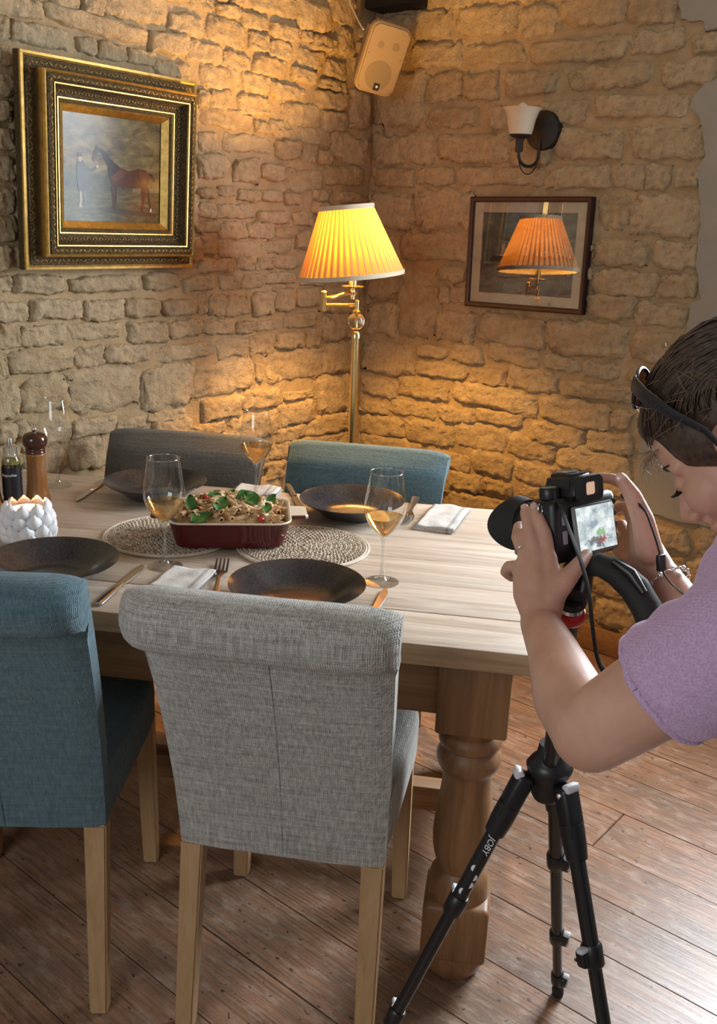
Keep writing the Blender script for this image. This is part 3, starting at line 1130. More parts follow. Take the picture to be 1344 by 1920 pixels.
m.grid(shade_pt, NP * 8, 5, wrapu=True)
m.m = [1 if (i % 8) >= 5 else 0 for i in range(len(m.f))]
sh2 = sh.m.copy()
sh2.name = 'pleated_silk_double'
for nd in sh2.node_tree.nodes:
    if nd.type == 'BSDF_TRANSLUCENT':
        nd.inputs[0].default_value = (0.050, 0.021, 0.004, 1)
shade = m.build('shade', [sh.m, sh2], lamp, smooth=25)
SILK = simple('silk_binding', (0.62, 0.52, 0.38), 0.8)
tr = MB()
for r, z in ((RB, 0.006), (RT, SH - 0.004)):
    pr = [(r + 0.004, z - 0.007), (r + 0.005, z), (r + 0.004, z + 0.007), (r - 0.004, z + 0.007), (r - 0.005, z), (r - 0.004, z - 0.007), (r + 0.004, z - 0.007)]
    tr.lathe(pr, 64, SM, caps=False)
tr.build('binding', SILK, shade)
bulb_m = Mat('lit_bulb')
bulb_m.set((1, 0.8, 0.5), 0.3, **{'Emission Color': (1.0, 0.66, 0.30), 'Emission Strength': 14.0})
zbulb = SH * 0.46
bl = MB().ell((0, 0, zbulb), (0.030, 0.030, 0.042), SM).build('bulb', bulb_m.m, lamp, smooth=180)
ld = bpy.data.lights.new('lamp_bulb_light', 'POINT')
ld.energy, ld.color, ld.shadow_soft_size = LAMP_POWER, (1.0, 0.51, 0.10), 0.045
lo = bpy.data.objects.new('lamp_bulb_light', ld)
COL.objects.link(lo)
lo.location = Vector((lp.x, LY, 0)) + SM @ Vector((0, 0, zbulb + 0.03))

# ------------------------------------------------------------------ gilt-framed painting
GD = simple('dark_ornament', (0.10, 0.072, 0.035), 0.5, 0.55, var=0.5, scale=160, bump=1.0, bdist=0.008)
GB = simple('bronze_slope', (0.30, 0.20, 0.075), 0.38, 0.9, var=0.25, scale=40)
NPT = Matrix.Rotation(R(3.5), 3, 'Z') @ NL               # its left side stands a little off the uneven wall
pBR = onplane(361, 503, C0 + NL * 0.034, NL)
pBL = onplane(49, 506, pBR, NPT)
PW, PH = (pBR - pBL).length, 0.560
tilt = R(3.0)
px_ = Vector((pBR.x - pBL.x, pBR.y - pBL.y, 0)).normalized()
py_ = (ZUP * math.cos(tilt) + NPT * math.sin(tilt)).normalized()
pz_ = px_.cross(py_)
if pz_.dot(NL) < 0:
    pz_ = -pz_
PM = frame(px_, py_, pz_, pBL - NPT * 0.026)
pic = thing('framed_painting', 'heavy stepped gilt frame holding an oil painting of a groom with a horse', 'painting', M=PM)


def mould(name, prof, inset0, mat, parent, x0, y0, x1, y1, segs=None):
    """a mitred moulding: prof = [(inset, height)] runs round the rectangle"""
    mb = MB()
    rings = []
    for ins, hgt in prof:
        a = inset0 + ins
        rings.append([(x0 + a, y0 + a, hgt), (x1 - a, y0 + a, hgt), (x1 - a, y1 - a, hgt), (x0 + a, y1 - a, hgt)])
    vs = [p for r in rings for p in r]
    fs = []
    for k in range(len(rings) - 1):
        for i in range(4):
            j = (i + 1) % 4
            fs.append((k * 4 + i, k * 4 + j, (k + 1) * 4 + j, (k + 1) * 4 + i))
    mb.add(vs, fs)
    return mb.build(name, mat, parent, smooth=50)


X0, Y0, X1, Y1 = 0, 0, PW, PH
mould('frame_back', [(0, -0.005), (0, 0.018), (0.001, 0.022)], 0, GD, pic, X0, Y0, X1, Y1)
mould('outer_gilt_edge', [(0, 0.020), (0.001, 0.026), (0.008, 0.028), (0.013, 0.024)], 0.0, GOLD, pic, X0, Y0, X1, Y1)
mould('outer_ornament', [(0, 0.022), (0.006, 0.029), (0.018, 0.030), (0.027, 0.027)], 0.013, GD, pic, X0, Y0, X1, Y1)
mould('step_side', [(0, 0.026), (0.0, 0.060), (0.002, 0.065)], 0.040, GB, pic, X0, Y0, X1, Y1)
mould('raised_gilt_edge', [(0, 0.062), (0.0, 0.069), (0.004, 0.074), (0.008, 0.070)], 0.040, GOLD, pic, X0, Y0, X1, Y1)
mould('raised_ornament', [(0, 0.068), (0.006, 0.077), (0.014, 0.078), (0.020, 0.069)], 0.048, GD, pic, X0, Y0, X1, Y1)
mould('inner_gilt_edge', [(0, 0.069), (0.002, 0.074), (0.005, 0.073), (0.006, 0.067)], 0.068, GOLD, pic, X0, Y0, X1, Y1)
mould('cove', [(0, 0.067), (0.006, 0.051), (0.014, 0.042), (0.026, 0.037)], 0.074, GD, pic, X0, Y0, X1, Y1)
mould('fine_gilt_bead', [(0, 0.036), (0.002, 0.041), (0.005, 0.041), (0.007, 0.036)], 0.100, GOLD, pic, X0, Y0, X1, Y1)
mould('fine_ornament', [(0, 0.036), (0.005, 0.036), (0.008, 0.031)], 0.107, GD, pic, X0, Y0, X1, Y1)
mould('gilt_slip', [(0, 0.031), (0.004, 0.034), (0.020, 0.017)], 0.115, GOLD, pic, X0, Y0, X1, Y1)
# raised leaf ornament beads along the dark mouldings
orn = MB()
for ins, hgt, rad in ((0.026, 0.029, 0.0056), (0.058, 0.076, 0.0058), (0.088, 0.043, 0.0042)):
    per = [((ins, ins), (PW - ins, ins)), ((PW - ins, ins), (PW - ins, PH - ins)), ((PW - ins, PH - ins), (ins, PH - ins)), ((ins, PH - ins), (ins, ins))]
    for (ax, ay), (bx, by) in per:
        L = math.hypot(bx - ax, by - ay)
        nn_ = int(L / (rad * 2.6))
        for k in range(nn_):
            t_ = (k + 0.5) / nn_
            ang_ = math.atan2(by - ay, bx - ax) + (0.6 if k % 2 else -0.6)
            Mx = Matrix.Translation((ax + (bx - ax) * t_, ay + (by - ay) * t_, hgt)) @ Matrix.Rotation(ang_, 4, 'Z')
            orn.ell((0, 0, 0), (rad * 1.5, rad * 0.62, rad * 0.55), Mx, 7, 5)
tag(orn.build('leaf_ornament', simple('old_gilt', (0.23, 0.155, 0.055), 0.42, 0.85, var=0.5, scale=90), pic), kind='stuff')
# the canvas: paint laid on in flat shapes
ci = 0.1345
cx0, cy0, cw, ch = ci, ci, PW - 2 * ci, PH - 2 * ci
cm = Mat('painted_canvas')
cm.t.nodes.remove(cm.n('ShaderNodeTexCoord'))
vec = cm.coord('Object')
sep = cm.n('ShaderNodeSeparateXYZ')
cm.l(vec, sep.inputs[0])
vv = cm.math('DIVIDE', cm.math('SUBTRACT', sep.outputs[1], cy0), ch)
cl = cm.noise(cm.coord('Object', (6, 11, 1)), 2.4, 5, 0.6, 0.5)
skyc = cm.ramp(cl, [(0.32, (0.040, 0.034, 0.020)), (0.5, (0.115, 0.085, 0.035)), (0.66, (0.20, 0.155, 0.068))])
gr = cm.noise(cm.coord('Object', (9, 40, 1)), 2.6, 5, 0.65)
grc = cm.ramp(gr, [(0.35, (0.030, 0.030, 0.018)), (0.55, (0.075, 0.070, 0.030)), (0.75, (0.14, 0.12, 0.055))])
tr_ = cm.noise(cm.coord('Object', (30, 40, 1)), 1.2, 4, 0.7)
trc = cm.ramp(tr_, [(0.3, (0.018, 0.022, 0.016)), (0.7, (0.065, 0.07, 0.04))])
hz = cm.math('ADD', vv, cm.math('MULTIPLY', cm.math('SUBTRACT', cl, 0.5), 0.16))
c1 = cm.mix(cm.ramp(hz, [(0.44, (0, 0, 0)), (0.52, (1, 1, 1))]), trc, skyc)
c2 = cm.mix(cm.ramp(vv, [(0.29, (0, 0, 0)), (0.31, (1, 1, 1))]), grc, c1)
cm.bump(cm.noise(cm.coord('Object', (1, 1, 1)), 330, 3), 0.05, 0.0006)
cm.set(c2, 0.16, spec=0.13)
paints = [cm.m]
cvs = MB()
zc = 0.014
cvs.add([(cx0, cy0, zc), (cx0 + cw, cy0, zc), (cx0 + cw, cy0 + ch, zc), (cx0, cy0 + ch, zc)], [(0, 1, 2, 3)], 0)


def cpt(x, y, k=0):
    # x, y in the painting's own picture space (0..1000 right, 0..1000 down)
    return (cx0 + cw * x / 1000, cy0 + ch * (1 - y / 1000), zc + 0.0003 + 0.00012 * k)


def paint(poly, col, k=0, rough=0.3):
    mm = simple('paint_%d' % len(paints), col, 0.16, var=0.18, scale=50, spec=0.13)
    paints.append(mm)
    n = len(poly)
    cvs.add([cpt(x, y, k) for x, y in poly], [tuple(range(n - 1, -1, -1))], len(paints) - 1)


HB, HD, HL = (0.048, 0.014, 0.008), (0.014, 0.007, 0.005), (0.075, 0.024, 0.011)
paint([(300, 868), (500, 850), (760, 880), (980, 900), (960, 935), (640, 925), (420, 910)], (0.035, 0.034, 0.022), 0)
paint([(505, 640), (528, 640), (532, 760), (520, 860), (530, 882), (504, 886), (512, 850), (508, 760)], HD, 1)
paint([(850, 640), (878, 650), (886, 740), (900, 830), (905, 880), (888, 885), (884, 830), (866, 740)], HD, 1)
paint([(455, 560), (470, 500), (560, 465), (660, 495), (760, 465), (835, 470), (872, 510), (878, 580), (860, 650), (820, 690), (780, 640),
       (690, 660), (590, 665), (520, 650), (470, 620)], HB, 2)
paint([(472, 520), (560, 478), (640, 500), (600, 560), (520, 600), (480, 590)], HL, 3)
paint([(770, 478), (830, 484), (862, 520), (850, 600), (800, 610), (775, 540)], HL, 3)
paint([(455, 560), (440, 480), (405, 395), (372, 345), (345, 330), (322, 395), (300, 435), (285, 430), (283, 395), (318, 300), (330, 268), (340, 292), (372, 300),
       (430, 345), (490, 410), (570, 468), (540, 500), (500, 540)], HD, 4)
paint([(300, 435), (285, 430), (283, 395), (300, 360), (325, 370), (322, 395)], (0.045, 0.02, 0.014), 5)
paint([(872, 500), (905, 500), (935, 540), (945, 580), (925, 590), (905, 545), (878, 530)], HD, 3)
paint([(480, 600), (515, 610), (516, 740), (506, 850), (515, 868), (488, 872), (490, 840), (486, 740), (474, 660)], HB, 5)
paint([(795, 620), (850, 600), (846, 700), (830, 760), (814, 860), (822, 892), (790, 896), (800, 850), (806, 750), (790, 690)], HB, 5)
paint([(893, 850), (906, 850), (908, 884), (890, 886)], (0.5, 0.46, 0.4), 6)
GR = (0.035, 0.040, 0.050)
paint([(140, 440), (190, 425), (225, 470), (270, 500), (320, 470), (335, 490), (285, 530), (232, 525), (225, 640), (210, 720), (150, 720), (132, 600), (128, 500)], GR, 3)
paint([(155, 715), (178, 715), (182, 800), (176, 850), (186, 868), (150, 868), (158, 800)], (0.30, 0.27, 0.22), 3)
paint([(188, 715), (212, 715), (222, 790), (228, 850), (205, 858), (200, 790)], (0.10, 0.095, 0.09), 3)
paint([(146, 395), (178, 390), (186, 425), (168, 445), (148, 432)], (0.34, 0.24, 0.17), 4)
paint([(140, 398), (145, 362), (176, 355), (190, 388), (168, 398)], (0.03, 0.032, 0.04), 5)
paint([(318, 468), (340, 455), (350, 475), (330, 492)], (0.36, 0.26, 0.19), 4)
paint([(700, 660), (1000, 640), (1000, 690), (700, 700)], (0.10, 0.10, 0.05), 0)
cvs.build('canvas', paints, pic, smooth=180)
# picture hook showing beside the frame
hk = wall_uv(20, 214, DL, NL, 0.02)
h = MB().lathe([(0.004, 0), (0.004, 0.018), (0.0085, 0.02), (0.0085, 0.023), (0.003, 0.025)], 14)
o = h.build('wall_hook', BRASS)
o.matrix_world = WL @ Matrix.Translation((hk[0], hk[1], 0.004))
tag(o, 'small brass screw eye in the stone wall left of the gilt frame', 'hook')

# ------------------------------------------------------------------ small framed print
MAHOG = simple('dark_mahogany', (0.018, 0.006, 0.006), 0.45, var=0.3, scale=20)
off = 0.022
qBL, qBR = onplane(873, 573, C0 + NR * off, NR), onplane(1094, 590.5, C0 + NR * off, NR)
QW, QH = (qBR - qBL).length, 0.385
QM = frame((qBR - qBL).normalized(), ZUP, DR.cross(ZUP) if DR.cross(ZUP).dot(NR) > 0 else -DR.cross(ZUP), qBL)
qx = (Matrix.Rotation(R(-0.3), 3, 'Z') @ (qBR - qBL)).normalized()
qz = qx.cross(ZUP).normalized()
if qz.dot(NR) < 0:
    qz = -qz
qy = qz.cross(qx)
QM = frame(qx, qy, qz, qBL)
pr = thing('framed_print', 'dark mahogany framed print with cream mount reflecting the lampshade', 'picture', M=QM)
mould('frame', [(0, -0.016), (0, 0.010), (0.004, 0.014), (0.014, 0.012), (0.018, 0.006), (0.018, -0.002)], 0, MAHOG, pr, 0, 0, QW, QH)
MB().box((QW / 2, QH / 2, -0.010), (QW - 0.008, QH - 0.008, 0.006)).build('backboard', MAHOG, pr)
mould('mount', [(0, 0.0005), (0.036, 0.0005), (0.037, -0.001)], 0.016, simple('cream_mount', (0.62, 0.53, 0.40), 0.8), pr, 0, 0, QW, QH)
pm = Mat('sporting_print')
vec = pm.coord('Object')
sep = pm.n('ShaderNodeSeparateXYZ')
pm.l(vec, sep.inputs[0])
vv = pm.math('DIVIDE', sep.outputs[1], QH)
cl = pm.noise(pm.coord('Object', (6, 12, 1)), 1.6, 5, 0.6, 0.6)
skyc = pm.ramp(cl, [(0.35, (0.055, 0.075, 0.08)), (0.55, (0.12, 0.14, 0.13)), (0.75, (0.32, 0.27, 0.20))])
gl_ = pm.noise(pm.coord('Object', (8, 26, 1)), 2.0, 5, 0.65)
grc = pm.ramp(gl_, [(0.35, (0.05, 0.028, 0.026)), (0.6, (0.12, 0.06, 0.045)), (0.8, (0.19, 0.10, 0.065))])
pm.set(pm.mix(pm.ramp(vv, [(0.395, (0, 0, 0)), (0.41, (1, 1, 1))]), grc, skyc), 0.6)
pms = [pm.m, simple('print_dark', (0.035, 0.02, 0.015), 0.6, var=0.4, scale=60), simple('print_rider', (0.42, 0.30, 0.22), 0.6, var=0.4, scale=90), simple('print_bay', (0.10, 0.045, 0.025), 0.6, var=0.4, scale=60)]
im = MB()
ii = 0.052
iw, ih = QW - 2 * ii, QH - 2 * ii
im.add([(ii, ii, -0.0012), (ii + iw, ii, -0.0012), (ii + iw, ii + ih, -0.0012), (ii, ii + ih, -0.0012)], [(0, 1, 2, 3)], 0)


def ppt(x, y, k):
    return (ii + iw * x / 100, ii + ih * (1 - y / 100), -0.0011 + 0.00008 * k)


def hshape(x, y, s, mat, k):
    P = [(0, 0), (3, -4), (10, -5), (18, -4), (24, -6), (28, -12), (32, -12), (33, -9), (29, -2), (27, 4), (27, 16), (25, 16), (24, 6), (10, 6), (5, 7), (5, 16), (3, 16), (2, 7)]
    im.add([ppt(x + a * s, y + b * s, k) for a, b in P], [tuple(range(len(P) - 1, -1, -1))], mat)
    im.add([ppt(x + a * s, y + b * s, k + 1) for a, b in ((12, -4), (14, -14), (13, -18), (16, -21), (18, -18), (17, -13), (18, -4))], [(6, 5, 4, 3, 2, 1, 0)], 2)


hshape(10, 57, 0.95, 1, 0)
hshape(36, 55, 0.85, 3, 2)
for q in range(9):
    hshape(57 + q * 4.2, 52 + (q % 3), 0.30, 1 + 2 * (q % 2), 4)
im.build('print_sheet', pms, pr, smooth=180)
MB().box((QW / 2, QH / 2, 0.0035), (QW - 0.036, QH - 0.036, 0.0015)).build('pane', PANE, pr)

# ------------------------------------------------------------------ wall lamp
OPAL = Mat('opal_glass')
OPAL.set((0.60, 0.54, 0.43), 0.22, **{'Subsurface Weight': 0.3, 'Subsurface Radius': (0.02, 0.02, 0.02), 'Subsurface Scale': 0.5})
su, sz = wall_uv(1018, 245, DR, NR, 0.02)
SB = WR @ Matrix.Translation((su, sz, 0.018))
sc = thing('wall_lamp', 'black iron wall lamp with an unlit white glass cup shade', 'lamp', M=SB)
MB().lathe([(0.064, -0.022), (0.064, 0.004), (0.060, 0.012), (0.03, 0.018), (0.012, 0.02)], 40).build('backplate', IRON, sc)
# the arm drops from the plate, loops below and rises to the cup; local x along wall, y up, z out
cupc = None
OUT = 0.115
cup_p = onplane(977, 232, (SB @ Vector((0, 0, OUT))), NR)
cl_ = SB.inverted() @ cup_p
cux, cuz = cl_.x, cl_.z
yb = (SB.inverted() @ onplane(985, 312, (SB @ Vector((0, 0, OUT * 0.6))), NR)).y
ytop = (SB.inverted() @ onplane(972, 256, (SB @ Vector((0, 0, OUT))), NR)).y
pts, pts2 = [], []
for k in range(21):
    a = PI * k / 20
    f = (1 - math.cos(a)) / 2
    pts.append((cux * f, ytop - 0.055 - math.sin(a) * (abs(yb - ytop) - 0.055), 0.020 + (cuz - 0.020) * f))
    pts2.append((cux * f, ytop - 0.055 - math.sin(a) * (abs(yb - ytop) - 0.030), 0.020 + (cuz - 0.020) * f))
m = MB()
m.tube([(0, 0.0, 0.014), (0, ytop * 0.6 - 0.03, 0.020)] + pts + [(cux, ytop - 0.01, cuz)], 0.0052, 10)
m.tube(pts2, 0.0018, 8)
RXc = Matrix.Translation((cux, 0, cuz)) @ Matrix.Rotation(-PI / 2, 4, 'X')
m.lathe([(0.011, ytop - 0.048), (0.013, ytop - 0.044), (0.0125, ytop - 0.012), (0.014, ytop - 0.008), (0.034, ytop + 0.002), (0.036, ytop + 0.006), (0.02, ytop + 0.007)], 28, RXc)
m.build('arm', IRON, sc)
rim = (SB.inverted() @ onplane(977, 203, (SB @ Vector((0, 0, OUT))), NR)).y
cp = MB().lathe([(0.037, ytop + 0.006), (0.041, ytop + 0.02), (0.047, ytop + (rim - ytop) * 0.6), (0.056, ytop + (rim - ytop) * 0.88), (0.066, rim),
                 (0.064, rim + 0.001), (0.053, ytop + (rim - ytop) * 0.88), (0.044, ytop + (rim - ytop) * 0.6), (0.036, ytop + 0.022), (0.006, ytop + 0.012)], 40, RXc)
cp.build('glass_shade', OPAL.m, sc, smooth=50)
MB().ell((0, 0, rim - 0.004), (0.020, 0.020, 0.022), RXc).build('bulb', OPAL.m, sc, smooth=180)

# ------------------------------------------------------------------ loudspeaker in the top of the corner
SPK = simple('cream_plastic', (0.29, 0.212, 0.132), 0.5, var=0.04)
SPG = simple('speaker_mesh', (0.22, 0.165, 0.104), 0.7, var=0.05, bump=0.3, scale=500)
SPD = simple('speaker_cone_dark', (0.155, 0.118, 0.072), 0.7)  # darker discs mark the cones and the port
sY = 3.60
sc_ = ony(718, 112, sY)
yaw_f = Vector((0.30, -0.86, -0.42)).normalized()
xx = Vector((0, 0, 1)).cross(yaw_f).normalized() * -1
xx = yaw_f.cross(Vector((0, 0, 1))).normalized() * -1
yy = yaw_f.cross(xx)
rot = Matrix.Rotation(R(-9), 4, yaw_f)
if yy.z < 0:
    yy, xx = -yy, -xx
xx, yy = rot.to_3x3() @ xx, rot.to_3x3() @ yy
SPM = frame(xx, yy, yaw_f, sc_)
if SPM.determinant() < 0:
    SPM = frame(-xx, yy, yaw_f, sc_)
sp = thing('loudspeaker', 'cream two-way loudspeaker tilted down from the top of the corner', 'speaker', M=SPM)
sw, shh, sd = 0.150, 0.232, 0.135
m = MB()
b = bmesh.new()
bmesh.ops.create_cube(b, size=1)
for v in b.verts:
    f = v.co.z + 0.5
    v.co = Vector((v.co.x * sw * (0.62 + 0.38 * f), v.co.y * shh * (0.86 + 0.14 * f), -sd + sd * f))
bmesh.ops.bevel(b, geom=[e for e in b.edges], offset=0.026, segments=5, affect='EDGES')
m.bm(b)
m.build('cabinet', SPK, sp, smooth=50)


def rrect(w, h, r, n=7):
    out = []
    for cx, cy, a0 in ((w / 2 - r, h / 2 - r, 0), (-w / 2 + r, h / 2 - r, 90), (-w / 2 + r, -h / 2 + r, 180), (w / 2 - r, -h / 2 + r, 270)):
        for k in range(n):
            a = R(a0 + 90 * k / (n - 1))
            out.append((cx + r * math.cos(a), cy + r * math.sin(a)))
    return out


m = MB().prism(rrect(sw * 1.0, shh * 1.0, 0.03), -0.020, 0.002, bevel=0.004)
fr_ = m.build('bezel', SPK, sp, smooth=40)
m = MB().prism(rrect(sw * 0.93, shh * 0.955, 0.026), 0.0, 0.006, bevel=0.003)
gr_ = m.build('grille', SPG, sp, smooth=40)
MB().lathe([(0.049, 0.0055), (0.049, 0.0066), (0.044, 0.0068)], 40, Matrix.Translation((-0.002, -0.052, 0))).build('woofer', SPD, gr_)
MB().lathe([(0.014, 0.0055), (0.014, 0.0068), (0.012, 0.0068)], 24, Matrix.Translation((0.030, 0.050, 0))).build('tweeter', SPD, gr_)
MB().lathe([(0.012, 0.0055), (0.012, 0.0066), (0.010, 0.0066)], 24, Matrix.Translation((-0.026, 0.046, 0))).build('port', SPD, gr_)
badge = MB().prism([(-0.011, -0.012), (0.011, -0.012), (0.011, 0.012), (-0.011, 0.012)], 0.006, 0.0085, Matrix.Translation((0.004, -0.090, 0)))
bo = badge.build('badge', simple('black_badge', (0.012, 0.012, 0.016), 0.4), gr_)
MB().lathe([(0.0042, 0.0086), (0.0042, 0.0092)], 16, Matrix.Translation((0.0045, -0.089, 0))).build('badge_mark', simple('badge_white', (0.6, 0.6, 0.62), 0.4), gr_)
for qx_, qy_ in ((-1, 1), (1, 1), (-1, -1), (1, -1), (-1, 0.12), (1, 0.12)):
    MB().lathe([(0.0028, 0.0058), (0.0028, 0.0066)], 10, Matrix.Translation((qx_ * sw * 0.40, qy_ * shh * 0.43, 0))).build('screw', simple('screw_brown', (0.14, 0.07, 0.03), 0.5), gr_)
iM = SPM.inverted()
cor = iM @ Vector((C0.x - 0.01, C0.y - 0.02, sc_.z + 0.03))
MB().tube([(0, 0.0, -sd + 0.02), ((cor.x) * 0.5, cor.y * 0.5, (-sd + cor.z) * 0.5), tuple(cor)], 0.012, 10).build('bracket', IRON, sp)
k0, k1 = iM @ ony(672, 40, 3.66), iM @ ony(657, 8, 3.72)
MB().tube([tuple(iM @ ony(681, 55, 3.62)), tuple(k0), tuple(k1), tuple(iM @ ony(650, -30, 3.74))], 0.0028, 8).build('cable', simple('white_cable', (0.6, 0.5, 0.4), 0.5), sp)

# ------------------------------------------------------------------ things on the table
ZT = TH + 0.0004


def at(px, py, z=TH):
    p = onz(px, py, z)
    return Vector((p.x, p.y, ZT))


# black stoneware pasta plates
glz = Mat('black_glaze')
gv = glz.coord('Object')
n1, n2 = glz.noise(gv, 260, 3, 0.7), glz.noise(gv, 22, 4, 0.6)
glz.bump(n1, 0.08, 0.0006)
glz.set(glz.ramp(glz.math('ADD', glz.math('MULTIPLY', n1, 0.7), glz.math('MULTIPLY', n2, 0.3)), [(0.40, (0.016, 0.016, 0.018)), (0.62, (0.042, 0.042, 0.047))]), 0.19, spec=0.6)
PLATE_PROF = [(0.002, 0.006), (0.045, 0.006), (0.068, 0.009), (0.082, 0.016), (0.100, 0.028), (0.118, 0.038), (0.129, 0.0438), (0.1325, 0.0452), (0.1325, 0.0436),
              (0.128, 0.0405), (0.116, 0.0335), (0.098, 0.023), (0.080, 0.0095), (0.070, 0.0025), (0.062, 0.0), (0.002, 0.0)]


def make_plate(label):
    o = MB().lathe(PLATE_PROF[::-1], 56, caps=True).build('dinner_plate', glz.m, smooth=50)
    return tag(o, label, 'plate', 'black pasta plates laid round the table')


pos = [(onz(557, 1092.5, TH + 0.044), 'black stoneware plate behind the pale grey chair in front'),
       (onz(292, 900.5, TH + 0.044), 'black stoneware plate before the taupe-grey chair, partly behind a wine glass'),
       (onz(660, 935, TH + 0.044), 'black stoneware plate before the far blue chair'),
       (onz(96, 1047, TH + 0.044), 'black stoneware plate behind the near blue chair at the left edge')]
p0 = None
for p, lab in pos:
    o = make_plate(lab) if p0 is None else p0.copy()
    if p0 is None:
        p0 = o
    else:
        COL.objects.link(o)
        o['label'] = lab
    o.location = (p.x, p.y, ZT)

# wine glasses
WINE = Mat('white_wine')
WINE.set((0.98, 0.74, 0.38), 0.0, **{'Transmission Weight': 1.0, 'IOR': 1.33})
wm = WINE
tr = wm.n('ShaderNodeBsdfTransparent')
tr.inputs[0].default_value = (0.97, 0.78, 0.46, 1)
mx = wm.n('ShaderNodeMixShader')
mx.inputs[0].default_value = 0.45
wm.l(wm.b.outputs[0], mx.inputs[1])
wm.l(tr.outputs[0], mx.inputs[2])
wm.l(mx.outputs[0], wm.out.inputs['Surface'])
GH = 0.235
BOWL = [(0.0045, 0.0985), (0.012, 0.103), (0.026, 0.117), (0.037, 0.134), (0.0425, 0.151), (0.0430, 0.163), (0.0405, 0.185), (0.0365, 0.210), (0.0332, GH)]


def make_glass(label, level):
    t = thing('wine_glass', label, 'glass', group='stemmed wine glasses on the table')
    MB().lathe([(0.036, 0.0), (0.0362, 0.0012), (0.030, 0.0022), (0.016, 0.0045), (0.0085, 0.009), (0.0052, 0.018), (0.0040, 0.05), (0.0042, 0.085), (0.0062, 0.096), (0.0075, 0.100)], 36).build('stem', GLASS_STEM, t, smooth=60)
    b = MB().lathe(BOWL, 44, caps=False)
    b.build('bowl', GLASS, t, smooth=60)
    MB().tube([(0.0332 * math.cos(2 * PI * k / 40), 0.0332 * math.sin(2 * PI * k / 40), GH) for k in range(41)], 0.0007, 6, ends=None).build('rim', GLASS_RIM, t, smooth=180)
    if level:
        prof = [(0.0005, 0.1005)]
        for r, z in BOWL:
            if z < level:
                prof.append((r - 0.0012, z + 0.0012))
        r1 = np.interp(level, [q[1] for q in BOWL], [q[0] for q in BOWL]) - 0.0012
        prof += [(r1, level), (0.0005, level)]
        MB().lathe(prof, 40).build('wine', WINE.m, t, smooth=40)
    return t


GLASS_RIM = mat_clear('glass_rim', (0.75, 0.76, 0.75), boost=0.35)
for p, lab, lev in ((onz(715, 1091.5, TH), 'wine glass with white wine beside the front plate, nearest the tripod', 0.143),
                    (onz(310.3, 1062, TH), 'wine glass with white wine in front of the red oven dish on the left mat', 0.143),
                    (ony(480.5, 804.5, 2.39), 'wine glass with white wine standing behind the red oven dish', 0.149),
                    (ony(103, 790, 2.45), 'empty wine glass behind the wooden pepper mill', 0)):
    g = make_glass(lab, lev)
    g.location = (p.x, p.y, ZT)

# woven mats
jute = Mat('braided_rush')
jv = jute.coord('Object')
r_ = jute.n('ShaderNodeVectorMath')
r_.operation = 'LENGTH'
jute.l(jv, r_.inputs[0])
jn1 = jute.noise(jv, 95, 4, 0.6)
jute.set(jute.ramp(jn1, [(0.3, (0.20, 0.135, 0.085)), (0.5, (0.50, 0.41, 0.31)), (0.7, (0.66, 0.58, 0.47))]), 0.9, spec=0.15)
JEDGE = simple('rush_edge', (0.62, 0.53, 0.42), 0.9, var=0.15, scale=120, bump=0.3)


def make_mat(label, rad=0.150):
    t = thing('place_mat', label, 'mat', group='round braided mats under the oven dish')
    m = MB().lathe([(0.001, 0.0), (rad - 0.006, 0.0), (rad - 0.005, 0.003), (0.001, 0.003)], 48)
    m.build('backing', JEDGE, t)
    braid = MB()
    rr = 0.010
    k = 0
    while rr < rad - 0.010:
        nseg = max(6, int(2 * PI * rr / 0.0105))
        for i in range(nseg):
            for s in (0, 1):
                a = 2 * PI * (i + 0.5 * s) / nseg
                R_ = rr + (0.0028 if s else -0.0028)
                M_ = Matrix.Translation((R_ * math.cos(a), R_ * math.sin(a), 0.0042)) @ Matrix.Rotation(a + PI / 2 + (0.6 if s else -0.6), 4, 'Z')
                braid.ell((0, 0, random.uniform(0, 0.0008)), (0.0062, 0.0031, 0.0030), M_, 6, 4)
        rr += 0.0112
        k += 1
    tag(braid.build('braid', jute.m, t, smooth=180), kind='stuff')
    for q in (rad - 0.0072, rad - 0.0018):
        MB().tube([(q * math.cos(2 * PI * i / 64), q * math.sin(2 * PI * i / 64), 0.0032) for i in range(65)], 0.0030, 7, ends=None).build('edge_cord', JEDGE, t, smooth=180)
    return t


t = make_mat('round braided rush mat under the left end of the red oven dish')
p = onz(322, 1006, TH)
t.location = (p.x - 0.004, p.y, ZT)
t2 = copy_tree(t)
t2['label'] = 'round braided rush mat under the right end of the red oven dish'
p = onz(566, 1027, TH)
t2.location = (p.x + 0.003, p.y, ZT)
t2.rotation_euler = (0, 0, 1.1)

# red oven dish with pasta bake
RED = simple('burgundy_enamel', (0.085, 0.008, 0.010), 0.16, var=0.1, spec=0.6)
CREAM = simple('cream_enamel', (0.68, 0.60, 0.47), 0.25)
DZ = ZT + 0.0075
DC = Vector((-0.291, 2.058, DZ))
DYAW = R(7.0)
dish = thing('oven_dish', 'burgundy rectangular oven dish with cream inside on the woven mats', 'dish', DC, DYAW)
DW, DD, DH = 0.272, 0.205, 0.064


def rr_pts(w, h, r, n=6):
    return rrect(w, h, r, n)


def loft(mb, rings, mat=0, cap0=True, cap1=False):
    n = len(rings[0])
    vs = [p for r in rings for p in r]
    fs = []
    for k in range(len(rings) - 1):
        for i in range(n):
            j = (i + 1) % n
            fs.append((k * n + i, k * n + j, (k + 1) * n + j, (k + 1) * n + i))
    if cap0:
        fs.append(tuple(range(n - 1, -1, -1)))
    if cap1:
        fs.append(tuple((len(rings) - 1) * n + i for i in range(n)))
    return mb.add(vs, fs, mat)


def ring(w, h, r, z):
    return [(x, y, z) for x, y in rr_pts(w, h, r)]


